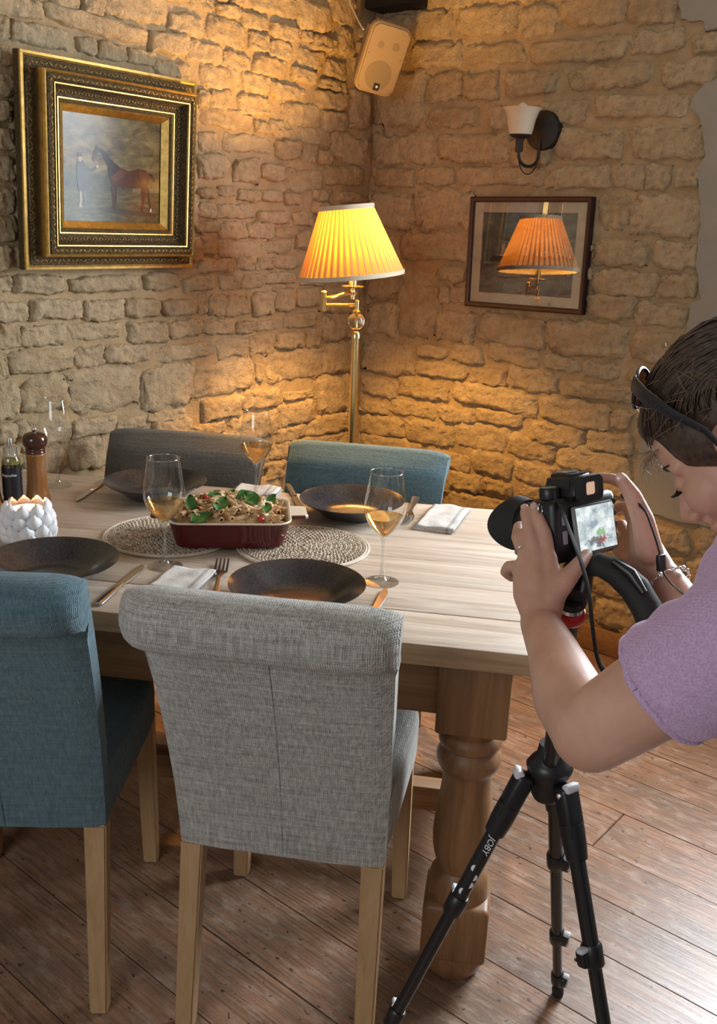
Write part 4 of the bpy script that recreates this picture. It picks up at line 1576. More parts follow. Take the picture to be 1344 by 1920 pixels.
m = loft(MB(), [ring(DW - 0.05, DD - 0.05, 0.03, 0), ring(DW - 0.034, DD - 0.034, 0.035, 0.004), ring(DW - 0.026, DD - 0.026, 0.036, 0.018), ring(DW - 0.008, DD - 0.008, 0.036, DH - 0.006),
                ring(DW, DD, 0.036, DH - 0.002)])
m.build('outside', RED, dish, smooth=40)
m = loft(MB(), [ring(DW, DD, 0.036, DH - 0.002), ring(DW + 0.001, DD + 0.001, 0.036, DH), ring(DW - 0.003, DD - 0.003, 0.035, DH + 0.002), ring(DW - 0.012, DD - 0.012, 0.032, DH), ring(DW - 0.032, DD - 0.032, 0.03, 0.018),
                ring(DW - 0.06, DD - 0.06, 0.03, 0.009)], cap0=False, cap1=True)
m.build('inside', CREAM, dish, smooth=40)
for s in (-1, 1):
    h = MB()
    h.prism([(s * (DW / 2 - 0.004), -0.040), (s * (DW / 2 + 0.034), -0.036), (s * (DW / 2 + 0.040), -0.028), (s * (DW / 2 + 0.040), 0.028), (s * (DW / 2 + 0.034), 0.036), (s * (DW / 2 - 0.004), 0.040)],
            DH - 0.008, DH, bevel=0.003)
    ho = h.build('handle', RED, dish, smooth=30)
    MB().prism([(s * (DW / 2 - 0.004), -0.038), (s * (DW / 2 + 0.032), -0.034), (s * (DW / 2 + 0.037), -0.027), (s * (DW / 2 + 0.037), 0.027), (s * (DW / 2 + 0.032), 0.034), (s * (DW / 2 - 0.004), 0.038)],
               DH - 0.001, DH + 0.0012).build('handle_top', CREAM, ho, smooth=30)

pasta = Mat('baked_pasta')
pv = pasta.coord('Object')
pn1 = pasta.noise(pv, 45, 4, 0.6)
pn2 = pasta.noise(pv, 130, 3, 0.6)
pc = pasta.ramp(pn1, [(0.3, (0.36, 0.17, 0.075)), (0.5, (0.62, 0.42, 0.22)), (0.7, (0.76, 0.60, 0.38))])
pc = pasta.mix(pasta.ramp(pn2, [(0.58, (0, 0, 0)), (0.68, (0.8, 0.8, 0.8))]), pc, (0.36, 0.12, 0.05))
pasta.bump(pn2, 0.3, 0.002)
pasta.set(pc, 0.42, spec=0.45, **{'Subsurface Weight': 0.15, 'Subsurface Radius': (0.01, 0.006, 0.003), 'Subsurface Scale': 0.5})
rs = random.Random(4)
DM = Matrix.Translation(DC) @ Matrix.Rotation(DYAW, 4, 'Z')


def heap(x, y):
    q = max(0.0, 1 - (abs(x) / (DW / 2 - 0.012)) ** 2.6) * max(0.0, 1 - (abs(y) / (DD / 2 - 0.012)) ** 2.6)
    return 0.046 + 0.046 * q ** 0.75 - 0.014 * (x / DW)


pb = MB()
pb.grid(lambda u, v: ((u - 0.5) * (DW - 0.034), (v - 0.5) * (DD - 0.034), heap((u - 0.5) * (DW - 0.034), (v - 0.5) * (DD - 0.034)) - 0.010 + 0.005 * noise.noise(Vector((u * 9, v * 9, 0)))), 30, 24)
for k in range(190):
    x, y = rs.uniform(-0.5, 0.5) * (DW - 0.055), rs.uniform(-0.5, 0.5) * (DD - 0.055)
    z = heap(x, y) - 0.003 + rs.uniform(-0.003, 0.006)
    a, tl = rs.uniform(0, PI), rs.uniform(-0.5, 0.5)
    L = rs.uniform(0.012, 0.019)
    M_ = Matrix.Translation((x, y, z)) @ Matrix.Rotation(a, 4, 'Z') @ Matrix.Rotation(PI / 2 + tl, 4, 'Y')
    r0, r1 = rs.uniform(0.0050, 0.0062), 0.0036
    cut = rs.uniform(0.003, 0.006)
    n = 10
    vs, fs = [], []
    for (rad_, zz, sl) in ((r0, -L, cut), (r0, L, cut), (r1, L, cut), (r1, -L, cut)):
        for i in range(n):
            t_ = 2 * PI * i / n
            vs.append((rad_ * math.cos(t_), rad_ * math.sin(t_), zz + sl * math.cos(t_)))
    for q in range(4):
        for i in range(n):
            j = (i + 1) % n
            q2 = (q + 1) % 4
            fs.append((q * n + i, q * n + j, q2 * n + j, q2 * n + i))
    pb.add(vs, fs, 0, M_)
for k in range(60):
    x, y = rs.uniform(-0.5, 0.5) * (DW - 0.06), rs.uniform(-0.5, 0.5) * (DD - 0.06)
    r = rs.uniform(0.003, 0.008)
    pb.ell((x, y, heap(x, y) + 0.003), (r * 1.2, r, r * 0.7), None, 8, 5)
po = pb.build('pasta_bake', pasta.m, smooth=45)
po.matrix_world = DM
tag(po, 'baked penne pasta heaped in the burgundy oven dish', 'pasta', kind='stuff')
TOM = simple('roast_tomato', (0.38, 0.028, 0.018), 0.22, var=0.3, scale=70)
for k, (px, py, w) in enumerate(((350, 968, 'left end'), (490, 986, 'right front'), (385, 948, 'middle'), (462, 940, 'back'))):
    p = onz(px, py, DZ + 0.062 + (0.012 if k > 1 else 0))
    q = DM.inverted() @ p
    q.x, q.y = max(-0.105, min(0.105, q.x)), max(-0.072, min(0.072, q.y))
    q.z = heap(q.x, q.y) + 0.003
    o = MB().ell((0, 0, 0), (0.010, 0.008, 0.006), Matrix.Rotation(k, 4, 'Z'), 14, 8).build('tomato_piece', TOM, smooth=180)
    o.location = DM @ q
    tag(o, 'roast red tomato piece in the pasta at the dish\'s ' + w, 'tomato', 'tomato pieces in the pasta')
leafm = Mat('basil_leaf')
lv = leafm.coord('Object')
leafm.set(leafm.ramp(leafm.noise(lv, 60, 3), [(0.3, (0.035, 0.115, 0.022)), (0.7, (0.10, 0.25, 0.05))]), 0.32, spec=0.5, **{'Subsurface Weight': 0.1})


def leaf_mesh(L, W):
    m = MB()
    nu, nv = 9, 7

    def fn(u, v):
        t = u
        wd = W * (math.sin(PI * min(1, t ** 0.75)) ** 0.8) * (1 - 0.25 * t)
        s = -1 + 2 * v
        return (L * (t - 0.5), wd * s, 0.30 * W * s * s + 0.0022 * math.sin(t * 9) * abs(s) - 0.10 * L * (2 * t - 1) ** 2)
    m.grid(fn, nu, nv)
    return m


for k, (px, py, s, a, tl, lab) in enumerate(((377, 976, 1.0, 0.5, 0.5, 'at the left front of the dish, largest'), (416, 968, 0.95, 1.2, 0.5, 'at the front middle of the dish'),
                                         (463, 960, 1.0, 0.1, 0.5, 'right of the middle, lying lengthwise'), (500, 964, 0.7, 1.6, 0.4, 'at the right front, pale and upright'),
                                         (470, 937, 0.95, 2.3, 0.6, 'on the right, below the far wine glass'), (434, 928, 0.75, 1.2, 0.6, 'near the top of the heap, turned upright'),
                                         (414, 915, 0.8, 2.5, 0.4, 'at the very top of the pasta heap'), (402, 931, 0.6, 0.1, 0.2, 'half buried below the top leaf'),
                                         (358, 946, 0.85, 1.7, 0.8, 'at the far left end of the dish'), (455, 921, 0.65, 0.3, 0.4, 'at the back by the folded napkin'),
                                         (508, 940, 0.75, 1.0, 0.7, 'at the far right corner of the dish'))):
    p = onz(px, py, DZ + 0.075)
    q = DM.inverted() @ p
    q.x, q.y = max(-0.11, min(0.11, q.x)), max(-0.082, min(0.075, q.y))
    for _ in range(6):
        q.z = heap(q.x, q.y) + 0.010
        w = DM @ q
        p2 = onz(px, py, w.z)
        q2 = DM.inverted() @ p2
        q.x, q.y = max(-0.115, min(0.115, q2.x)), max(-0.085, min(0.08, q2.y))
    o = leaf_mesh(0.050 * s, 0.0185 * s).build('basil_leaf', leafm.m, smooth=180)
    o.matrix_world = DM @ Matrix.Translation((q.x, q.y, heap(q.x, q.y) + 0.014)) @ Matrix.Rotation(tl, 4, 'X') @ Matrix.Rotation(a, 4, 'Z')
    tag(o, 'green basil leaf ' + lab, 'basil leaf', 'basil leaves on the pasta bake')

# linen napkins
lin = Mat('washed_linen')
lv = lin.coord('Object')
lw = lin.noise(lv, 300, 2)
lin.bump(lin.math('ADD', lw, lin.math('MULTIPLY', lin.noise(lv, 30, 3), 1.5)), 0.4, 0.002)
lsep = lin.n('ShaderNodeSeparateXYZ')
lin.l(lv, lsep.inputs[0])
LINEN_BASE = lin.ramp(lw, [(0.3, (0.50, 0.47, 0.43)), (0.7, (0.66, 0.63, 0.59))])
band = lin.ramp(lsep.outputs[0], [(0.0, (0, 0, 0)), (0.034, (0, 0, 0)), (0.035, (0.7, 0.7, 0.7)), (0.042, (0.7, 0.7, 0.7)), (0.043, (0, 0, 0)), (0.047, (0, 0, 0)), (0.048, (0.6, 0.6, 0.6)), (0.052, (0.6, 0.6, 0.6)), (0.053, (0, 0, 0))])
lin.set(lin.mix(band, LINEN_BASE, (0.26, 0.25, 0.25)), 0.95, spec=0.1)


def make_napkin(label, w, h, layers=4, fringe=True):
    t = thing('napkin', label, 'napkin', group='folded linen napkins with a grey stripe')
    for k in range(layers):
        s = 1 - 0.02 * k
        m = MB()

        def fn(u, v, k=k):
            x, y = (u - 0.5) * w * s, (v - 0.5) * h * s
            z = 0.0012 + k * 0.0036 + 0.0018 * noise.noise(Vector((x * 26 + k, y * 26, k * 3))) * (1 + k * 0.5) + 0.003 * max(0, (abs(v - 0.5) - 0.4)) * k
            if abs(u - 0.5) > 0.49 or abs(v - 0.5) > 0.49:
                z -= 0.0012
            return (x + 0.002 * k, y + 0.0015 * noise.noise(Vector((x * 20, k * 7, 0))), max(z, 0.0006))
        m.grid(fn, 22, 16)
        # underside gives the fold its thickness
        n0 = len(m.v)
        m.add([(x, y, max(0.0003, z - 0.0032)) for x, y, z in m.v[:n0]], [tuple(reversed(f)) for f in m.f])
        nu, nv = 22, 16
        loop = [i for i in range(nu)] + [j * nu + nu - 1 for j in range(1, nv)] + [(nv - 1) * nu + i for i in range(nu - 2, -1, -1)] + [j * nu for j in range(nv - 2, 0, -1)]
        m.f += [(loop[i], loop[i - 1], loop[i - 1] + n0, loop[i] + n0) for i in range(len(loop))]
        m.m = [0] * len(m.f)
        m.build('fold', lin.m, t, smooth=180)
    if fringe:
        f = MB()
        for k in range(44):
            x = (k / 43 - 0.5)
            yy = x * h * 0.97
            f.tube([(w / 2 - 0.001, yy, 0.006), (w / 2 + 0.004, yy + random.uniform(-0.001, 0.001), 0.004), (w / 2 + 0.008, yy + random.uniform(-0.002, 0.002), 0.0015)], 0.0005, 4)
        tag(f.build('fringe', lin.m, t, smooth=180), kind='stuff')
    return t


t = make_napkin('white linen napkin beside the fork at the table\'s bare right end', 0.100, 0.215)
p = at(827, 975)
t.location, t.rotation_euler = p, (0, 0, R(-17))
t = make_napkin('white linen napkin behind the rolled back of the pale grey chair', 0.10, 0.13)
t.location, t.rotation_euler = at(338, 1093), (0, 0, R(-12))
t = make_napkin('white linen napkin lying behind the red oven dish', 0.12, 0.10)
t.location, t.rotation_euler = at(477, 925), (0, 0, R(-8))

# cutlery
def bez(prof):
    return prof


def make_fork(label):
    o = thing('fork', label, 'fork', group='steel forks at the places')
    m = MB()
    # handle and neck: flattened tube along +y (tines at +y)
    pts = [(0, -0.10, 0.0026), (0, -0.06, 0.0032), (0, -0.01, 0.0045), (0, 0.02, 0.0065), (0, 0.04, 0.0055), (0, 0.052, 0.004)]
    wd = [0.0095, 0.0085, 0.0040, 0.0035, 0.0085, 0.0115]
    m.tube(pts, wd, 10, flat=0.22, upv=(0, 0, 1))
    m.build('handle', STEEL, o, smooth=60)
    for k in range(4):
        x = (k - 1.5) * 0.0062
        MB().tube([(x, 0.048, 0.0040), (x, 0.070, 0.0034), (x, 0.092, 0.0058), (x * 0.97, 0.103, 0.0085)], [0.0023, 0.0019, 0.0017, 0.0010], 8, flat=0.6, upv=(0, 0, 1)).build('tine', STEEL, o, smooth=60)
    return o


def make_knife(label):
    o = thing('knife', label, 'knife', group='steel table knives at the places')
    MB().tube([(0, -0.11, 0.004), (0, -0.07, 0.0045), (0, -0.01, 0.0045), (0, 0.004, 0.004)], [0.0085, 0.0095, 0.0075, 0.006], 10, flat=0.45, upv=(0, 0, 1)).build('handle', STEEL, o, smooth=60)
    out = [(-0.006, 0.0), (0.0065, 0.0), (0.0085, 0.02), (0.0105, 0.06), (0.0098, 0.085), (0.006, 0.104), (0.000, 0.112), (-0.004, 0.108), (-0.006, 0.09)]
    MB().prism(out, 0.0025, 0.0045, bevel=0.0008).build('blade', STEEL, o, smooth=40)
    return o


def lay(o, px0, py0, px1, py1, L):
    """puts the piece so that its tip lies at px1, py1 and its handle runs towards px0, py0"""
    a, b = at(px0, py0), at(px1, py1)
    d = (b - a).normalized()
    o.location = b - d * L
    o.rotation_euler = (0, 0, math.atan2(-d.x, d.y))
    return o


fk = make_fork('steel fork standing out behind the pale grey chair, left of the front plate')
lay(fk, 405, 1110, 418, 1056, 0.134)
fk.scale = (1.3, 1.3, 1.3)
f2 = copy_tree(fk)
f2['label'] = 'steel fork beside the napkin right of the far blue chair\'s plate'
lay(f2, 775, 948, 762, 985, 0.124)
f2.scale = (1.2, 1.2, 1.2)
f2.location.z += 0.001
kn = make_knife('steel knife right of the front plate, blade tip showing over the chair back')
lay(kn, 700, 1150, 722, 1107, 0.11)
k2 = copy_tree(kn)
k2['label'] = 'steel knife between the two near chairs, pointing away'
lay(k2, 205, 1118, 268, 1062, 0.112)
k3 = copy_tree(kn)
k3['label'] = 'steel knife left of the taupe-grey chair\'s plate'
lay(k3, 196, 905, 143, 942, 0.112)
k4 = copy_tree(kn)
k4['label'] = 'steel knife left of the far blue chair\'s plate'
lay(k4, 552, 932, 566, 955, 0.112)
# pepper and salt mills
MILLT, MILLB = simple('mill_walnut', (0.055, 0.018, 0.008), 0.16, var=0.35, scale=25, spec=0.6), mat_wood('mill_oak', (0.17, 0.065, 0.02), (0.27, 0.115, 0.035), (0.36, 0.165, 0.055), 0.2, 1.0, 'Z', spec=0.6)


def make_mill(label):
    t = thing('pepper_mill', label, 'mill', group='turned wooden mills')
    MB().lathe([(0.029, 0.0), (0.031, 0.004), (0.031, 0.012), (0.0285, 0.02), (0.0255, 0.045), (0.0235, 0.075), (0.0225, 0.1), (0.0232, 0.118), (0.0245, 0.122), (0.0240, 0.1255), (0.0225, 0.1265)], 36).build('body', MILLB, t, smooth=50)
    MB().lathe([(0.0222, 0.1268), (0.0245, 0.128), (0.0245, 0.1305), (0.0228, 0.133), (0.0245, 0.1365), (0.0235, 0.139), (0.0225, 0.1395), (0.0265, 0.144), (0.0300, 0.152), (0.0308, 0.160), (0.0290, 0.1685), (0.0240, 0.1745), (0.013, 0.1785), (0.004, 0.179)], 36).build('head', MILLT, t, smooth=50)
    MB().lathe([(0.004, 0.1785), (0.0042, 0.182), (0.0062, 0.184), (0.0066, 0.188), (0.0045, 0.1915), (0.001, 0.192)], 18).build('knob', CHROME, t, smooth=60)
    return t


ml = make_mill('wooden pepper mill with dark head and chrome knob beside the dressing bottle')
ml.location = at(72, 940)
ml2 = copy_tree(ml)
ml2['label'] = 'wooden mill at the very edge of the photo, only a sliver showing'
ml2.location = at(-18, 952)
# dressing bottle
BT = thing('dressing_bottle', 'small glass bottle of dark dressing with black label and clear pourer', 'bottle', at(26, 948))
DARKLIQ = simple('dark_dressing', (0.012, 0.010, 0.006), 0.15)
OIL = Mat('oil_layer')
OIL.set((0.35, 0.30, 0.06), 0.1, **{'Transmission Weight': 0.5})
MB().lathe([(0.020, 0.0), (0.0235, 0.003), (0.0235, 0.112), (0.0225, 0.122), (0.018, 0.130), (0.0155, 0.134), (0.0155, 0.146)], 32, caps=False).build('glass_body', GLASS, BT, smooth=50)
MB().lathe([(0.001, 0.0015), (0.0215, 0.003), (0.0222, 0.006), (0.0222, 0.108), (0.001, 0.108)], 32).build('dressing', DARKLIQ, BT, smooth=50)
MB().lathe([(0.001, 0.1083), (0.0218, 0.1083), (0.0212, 0.119), (0.001, 0.119)], 32).build('oil', OIL.m, BT, smooth=50)
lb = MB().grid(lambda u, v: (0.0238 * math.sin((u - 0.5) * 4.2), -0.0238 * math.cos((u - 0.5) * 4.2), 0.028 + 0.072 * v), 24, 2).build('label_wrap', simple('black_label', (0.008, 0.008, 0.011), 0.4), BT, smooth=180)
CLP = mat_clear('frosted_pourer', (0.78, 0.79, 0.80), boost=0.18, rough=0.3)
MB().lathe([(0.017, 0.134), (0.0172, 0.150), (0.013, 0.153), (0.0075, 0.154), (0.0065, 0.168), (0.0055, 0.1725), (0.001, 0.1725)], 28).build('pourer', CLP, BT, smooth=50)


def text(name, body, size, mat, parent, M, ext=0.0003, shear=0.0, bend=None):
    cu = bpy.data.curves.new(name, 'FONT')
    cu.body, cu.size, cu.extrude, cu.shear = body, size, ext, shear
    cu.align_x, cu.align_y = 'CENTER', 'CENTER'
    tmp = bpy.data.objects.new('tmp', cu)
    COL.objects.link(tmp)
    dg = bpy.context.evaluated_depsgraph_get()
    me = bpy.data.meshes.new_from_object(tmp.evaluated_get(dg))
    bpy.data.objects.remove(tmp)
    me.name = name
    if bend:
        for v in me.vertices:
            a = v.co.x / bend
            r = bend + v.co.z
            v.co = Vector((r * math.sin(a), v.co.y, r * math.cos(a) - bend))
    me.materials.clear()
    me.materials.append(mat)
    o = bpy.data.objects.new(name, me)
    COL.objects.link(o)
    o.parent = parent
    o.matrix_local = M
    return o


INK = simple('white_ink', (0.75, 0.75, 0.77), 0.5)
text('lettering', 'Acquolina', 0.0098, INK, BT, frame((1, 0, 0), (0, 0, 1), (0, -1, 0), (0, -0.0240, 0.083)), 0.0002, 0.35, bend=0.0240)

# white lotus candle holder
PORC = simple('matt_white_ceramic', (0.72, 0.72, 0.73), 0.55)
lot = Mat('lit_porcelain')
lot.set((0.78, 0.74, 0.70), 0.5, **{'Subsurface Weight': 0.4, 'Subsurface Radius': (0.02, 0.012, 0.008), 'Subsurface Scale': 1.0})
hp = onz(53, 992, TH + 0.03)
LH = thing('candle_holder', 'white ceramic lotus candle holder with a lit tealight in front of the mill', 'candle holder', (hp.x, hp.y, ZT))
MB().lathe([(0.030, 0.0), (0.040, 0.004), (0.045, 0.02), (0.043, 0.06), (0.037, 0.078), (0.0335, 0.078), (0.038, 0.05), (0.039, 0.02), (0.034, 0.008), (0.001, 0.007)], 32).build('cup', lot.m, LH, smooth=50)


def petal(L, W, T=0.0032):
    m = MB()
    nu, nv = 9, 8

    def fn(u, v, off):
        s = -1 + 2 * u
        t = v
        wd = W * (math.sin(PI * (0.16 + 0.80 * t)) ** 0.75)
        return (s * wd, -0.011 * (1 - s * s) * math.sin(PI * t) - off, L * t - 0.004 * s * s * t)
    m.grid(lambda u, v: fn(u, v, 0.0), nu, nv)
    k = len(m.v)
    m.grid(lambda u, v: fn(u, v, -T), nu, nv)
    lo = [i for i in range(nu)] + [j * nu + nu - 1 for j in range(1, nv)] + [(nv - 1) * nu + i for i in range(nu - 2, -1, -1)] + [j * nu for j in range(nv - 2, 0, -1)]
    m.f += [(lo[i], lo[i - 1], lo[i - 1] + k, lo[i] + k) for i in range(len(lo))]
    m.m = [0] * len(m.f)
    return m


pet0 = None
for row, (n, r, z, L, tilt_, sc_p) in enumerate(((9, 0.032, 0.002, 0.036, 0.80, 1.2), (10, 0.041, 0.014, 0.038, 0.48, 1.2), (10, 0.044, 0.036, 0.036, 0.22, 1.15), (9, 0.043, 0.058, 0.036, 0.02, 1.1))):
    for k in range(n):
        a = 2 * PI * (k + 0.5 * (row % 2)) / n + 0.3
        if pet0 is None:
            pet0 = petal(0.036, 0.0165).build('petal', PORC, LH, smooth=60)
            o = pet0
        else:
            o = pet0.copy()
            COL.objects.link(o)
        o.matrix_local = Matrix.Rotation(a + PI / 2, 4, 'Z') @ Matrix.Translation((0, -r, z)) @ Matrix.Rotation(tilt_, 4, 'X') @ Matrix.Scale(sc_p, 4)
WAX = simple('wax', (0.75, 0.68, 0.55), 0.5)
cn = MB().lathe([(0.019, 0.0075), (0.019, 0.022), (0.001, 0.022)], 24).build('tealight', WAX, LH, smooth=40)
flm = Mat('candle_flame')
flm.set((1, 0.7, 0.3), 0.5, **{'Emission Color': (1.0, 0.5, 0.14), 'Emission Strength': 6.0})
MB().lathe([(0.0005, 0.024), (0.003, 0.028), (0.0036, 0.033), (0.002, 0.041), (0.0004, 0.047)], 12).build('flame', flm.m, cn, smooth=180)
cl_l = bpy.data.lights.new('candle_light', 'POINT')
cl_l.energy, cl_l.color, cl_l.shadow_soft_size = 0.85, (1.0, 0.34, 0.08), 0.006
clo = bpy.data.objects.new('candle_light', cl_l)
COL.objects.link(clo)
clo.location = (hp.x, hp.y, ZT + 0.052)

# ------------------------------------------------------------------ tripod
HUB = Vector((0.310, 1.285, 0.671))
T_T, T_PH = R(21.14), 63.46
tri = thing('tripod', 'black aluminium tripod with grey clips and a red ring under the camera', 'tripod', (HUB.x, HUB.y, 0))
TI = Matrix.Translation((-HUB.x, -HUB.y, 0))
GREYCLIP = simple('light_grey_clip', (0.62, 0.63, 0.66), 0.4)
REDRING = simple('red_ring', (0.50, 0.012, 0.012), 0.3)
TUBE = simple('black_anodised', (0.010, 0.010, 0.011), 0.30, spec=0.6)
camP = Vector((0.312, 1.253, 1.089))
# legs
axes = {}
for key, o_ in (('back', 0), ('right', -120), ('left', 120)):
    a = R(T_PH + o_)
    rad = Vector((math.cos(a), math.sin(a), 0))
    d = (rad * math.sin(T_T) - ZUP * math.cos(T_T)).normalized()
    s = HUB + rad * 0.034
    side = d.cross(rad).normalized()
    outw = side.cross(d).normalized()
    if outw.dot(rad) < 0:
        outw = -outw
    W_ = frame(side, outw, -d, s)
    if W_.determinant() < 0:
        W_ = frame(-side, outw, -d, s)
    axes[key] = (s, d, W_)
    LM = TI @ W_
    Ltot = s.z / math.cos(T_T)
    leg = MB()
    for r, z0, z1 in ((0.0125, 0.05, 0.262), (0.0108, 0.25, 0.505), (0.0092, 0.49, 0.655), (0.0078, 0.64, Ltot - 0.028)):
        leg.lathe([(r, -z1), (r, -z0)], 20)
    lo_ = leg.build('leg', TUBE, tri, smooth=50, M=LM)
    sl = MB().box((0, 0, -0.045), (0.034, 0.030, 0.085), 0.009, seg=3)
    sl.lathe([(0.0165, -0.115), (0.0185, -0.09), (0.0185, -0.06)], 20)
    sl.build('leg_socket', BLACK, lo_, smooth=50)
    for zz, r in ((0.257, 0.0165), (0.500, 0.0145), (0.652, 0.0130)):
        cl = MB().lathe([(r * 0.8, -zz - 0.022), (r, -zz - 0.018), (r, -zz + 0.010), (r * 0.85, -zz + 0.014)], 20)
        cl.box((r * 0.95, -0.002, -zz - 0.004), (r * 1.2, r * 1.1, 0.026), 0.004)
        cl.build('leg_lock', BLACK, lo_, smooth=45)
        MB().box((r * 1.25, 0.002, -zz + 0.010), (r * 1.0, r * 0.8, 0.008), 0.003).build('clip_lever', GREYCLIP, lo_, smooth=45)
        MB().lathe([(0.0028, 0), (0.0028, 0.003), (0.001, 0.004)], 10, Matrix.Translation((r * 1.5, -r * 0.55, -zz - 0.006)) @ Matrix.Rotation(PI / 2, 4, 'X')).build('clip_pin', CHROME, lo_, smooth=45)
    MB().lathe([(0.004, -Ltot), (0.011, -Ltot + 0.002), (0.012, -Ltot + 0.02), (0.009, -Ltot + 0.034)], 18).build('rubber_foot', MATTE_BLACK, lo_, smooth=45)
    MB().lathe([(0.0042, 0), (0.0042, 0.004), (0.002, 0.006)], 12, Matrix.Translation((0.017, 0.004, -0.014)) @ Matrix.Rotation(PI / 2, 4, 'Y')).build('hinge_pin', CHROME, lo_, smooth=45)
    MB().box((0, 0.012, -0.006), (0.026, 0.014, 0.014), 0.004).build('angle_latch', GREYCLIP, lo_, smooth=45)
    if key == 'left':
        # lettering on the face towards the room's near side
        to = (Vector(EYEP) - (s + d * 0.17)).normalized()
        nrm = (to - d * to.dot(d)).normalized()
        nrm = (nrm + d.cross(nrm) * 0.0).normalized()
        xa_ = d
        ya_ = nrm.cross(xa_)
        Lw = Matrix.Translation((0, 0, 0))
        inv = W_.inverted()
        base = s + d * 0.135 + nrm * 0.01265
        sidev = ya_ * 0.0052
        text('lettering', 'JOBY', 0.0145, INK, lo_, inv @ frame(xa_, ya_, nrm, base - sidev * -0.35), 0.0002, 0.15)
        for k, (dz, dy) in enumerate(((0.182, -0.001), (0.197, 0.0065), (0.212, 0.0065), (0.228, -0.001))):
            a2 = dy / 0.0126
            n2 = nrm * math.cos(a2) + ya_ * math.sin(a2)
            y2 = n2.cross(xa_)
            pl = []
            up_s = -1 if k in (0, 3) else 1
            for i in range(12):
                t_ = PI * i / 11
                pl.append((0.0058 * math.cos(t_), up_s * 0.0048 * math.sin(t_)))
            MB().prism(pl if up_s > 0 else pl[::-1], -0.0003, 0.0004).build('logo_mark', INK, lo_, M=inv @ frame(xa_, y2, n2, s + d * dz + n2 * 0.0125))
m = MB()
m.lathe([(0.020, -0.045), (0.024, -0.038), (0.026, -0.01), (0.033, 0.0), (0.036, 0.012), (0.030, 0.022), (0.022, 0.03), (0.019, 0.05)], 28)
m.build('hub', BLACK, tri, smooth=45, M=Matrix.Translation((0, 0, HUB.z)))
top = camP + Vector((0, 0, -0.062))
ctop = ond(1069, 1150, 1.27)
c_ax = [Vector((0, 0, HUB.z - 0.02)), TI @ ctop]
MB().tube(c_ax, 0.0128, 18).build('centre_column', TUBE, tri, smooth=50)
cd_ = (c_ax[1] - c_ax[0]).normalized()
MB().tube([c_ax[1] - cd_ * 0.012, c_ax[1] - cd_ * 0.006, c_ax[1] + cd_ * 0.004, c_ax[1] + cd_ * 0.008], [0.017, 0.0205, 0.0205, 0.017], 24).build('red_ring', REDRING, tri, smooth=50)
hb = c_ax[1] + cd_ * 0.008
mountp = TI @ (camP + Vector((0, 0, -0.058)))
m = MB()
m.tube([hb, hb + cd_ * 0.014], [0.016, 0.014], 20)
m.tube([hb + cd_ * 0.012, hb + (mountp - hb) * 0.35, hb + (mountp - hb) * 0.75, mountp], [0.019, 0.023, 0.022, 0.018], 20)
m.box(tuple(mountp + Vector((0, 0, 0.002))), (0.046, 0.046, 0.012), 0.003)
m.build('ball_head', BLACK, tri, smooth=45)
MB().tube([hb + cd_ * 0.001, hb + cd_ * 0.006], [0.0175, 0.0165], 20).build('chrome_collar', CHROME, tri, smooth=45)
# the pistol grip, arching over to the right
gp = [ond(1092, 1066, 1.27), ond(1122, 1058, 1.26), ond(1158, 1074, 1.25), ond(1190, 1104, 1.24), ond(1212, 1140, 1.23), ond(1228, 1182, 1.22), ond(1240, 1225, 1.21)]
MB().tube([TI @ p for p in gp], [0.015, 0.0185, 0.021, 0.0225, 0.022, 0.021, 0.017], 20, flat=0.85).build('grip_handle', MATTE_BLACK, tri, smooth=60)
MB().tube([TI @ ond(1150, 1052, 1.235), TI @ ond(1182, 1075, 1.225), TI @ ond(1207, 1112, 1.215)], [0.005, 0.008, 0.005], 12).build('grip_trigger', BLACK, tri, smooth=60)

# ------------------------------------------------------------------ the camera on the tripod
az = R(127)
Fc = Vector((math.cos(az) * math.cos(R(12)), math.sin(az) * math.cos(R(12)), -math.sin(R(12))))
Rc = Fc.cross(ZUP).normalized()
Uc = Rc.cross(Fc).normalized()
CM = frame(Rc, Fc, Uc, ond(1076, 980, 1.31))
camo = thing('camera', 'black digital camera with lens hood and lit rear screen on the tripod', 'camera', M=CM)
CBLK = simple('camera_black', (0.012, 0.012, 0.013), 0.42, bump=0.15, scale=400)
m = MB()
m.box((0.0, 0.0, -0.004), (0.128, 0.046, 0.088), 0.010, seg=3)
m.box((0.050, 0.020, -0.006), (0.034, 0.050, 0.082), 0.012, seg=3)
b = bmesh.new()
bmesh.ops.create_cube(b, size=1)
for v in b.verts:
    f = v.co.z + 0.5
    v.co = Vector((-0.004 + v.co.x * (0.064 - 0.020 * f), v.co.y * (0.058 - 0.008 * f) - 0.001, 0.036 + 0.034 * f))
bmesh.ops.bevel(b, geom=list(b.edges), offset=0.006, segments=3, affect='EDGES')
m.bm(b)
body = m.build('body', CBLK, camo, smooth=45)
MB().box((-0.004, 0.004, 0.0715), (0.022, 0.020, 0.004), 0.001).build('hot_shoe', CHROME, camo)
MB().lathe([(0.013, 0.040), (0.0135, 0.044), (0.0135, 0.053), (0.012, 0.055)], 28, Matrix.Translation((-0.046, 0.0, 0))).build('mode_dial', BLACK, camo, smooth=40)
MB().lathe([(0.0105, 0.055), (0.0105, 0.0556)], 24, Matrix.Translation((-0.046, 0.0, 0))).build('dial_face', simple('dial_print', (0.25, 0.25, 0.25), 0.4), camo)
MB().lathe([(0.011, 0.040), (0.011, 0.047), (0.009, 0.048)], 24, Matrix.Translation((0.034, 0.004, 0))).build('control_dial', BLACK, camo, smooth=40)
MB().lathe([(0.007, 0.036), (0.007, 0.041), (0.005, 0.042)], 20, Matrix.Translation((0.050, 0.034, 0))).build('shutter_button', CHROME, camo, smooth=40)
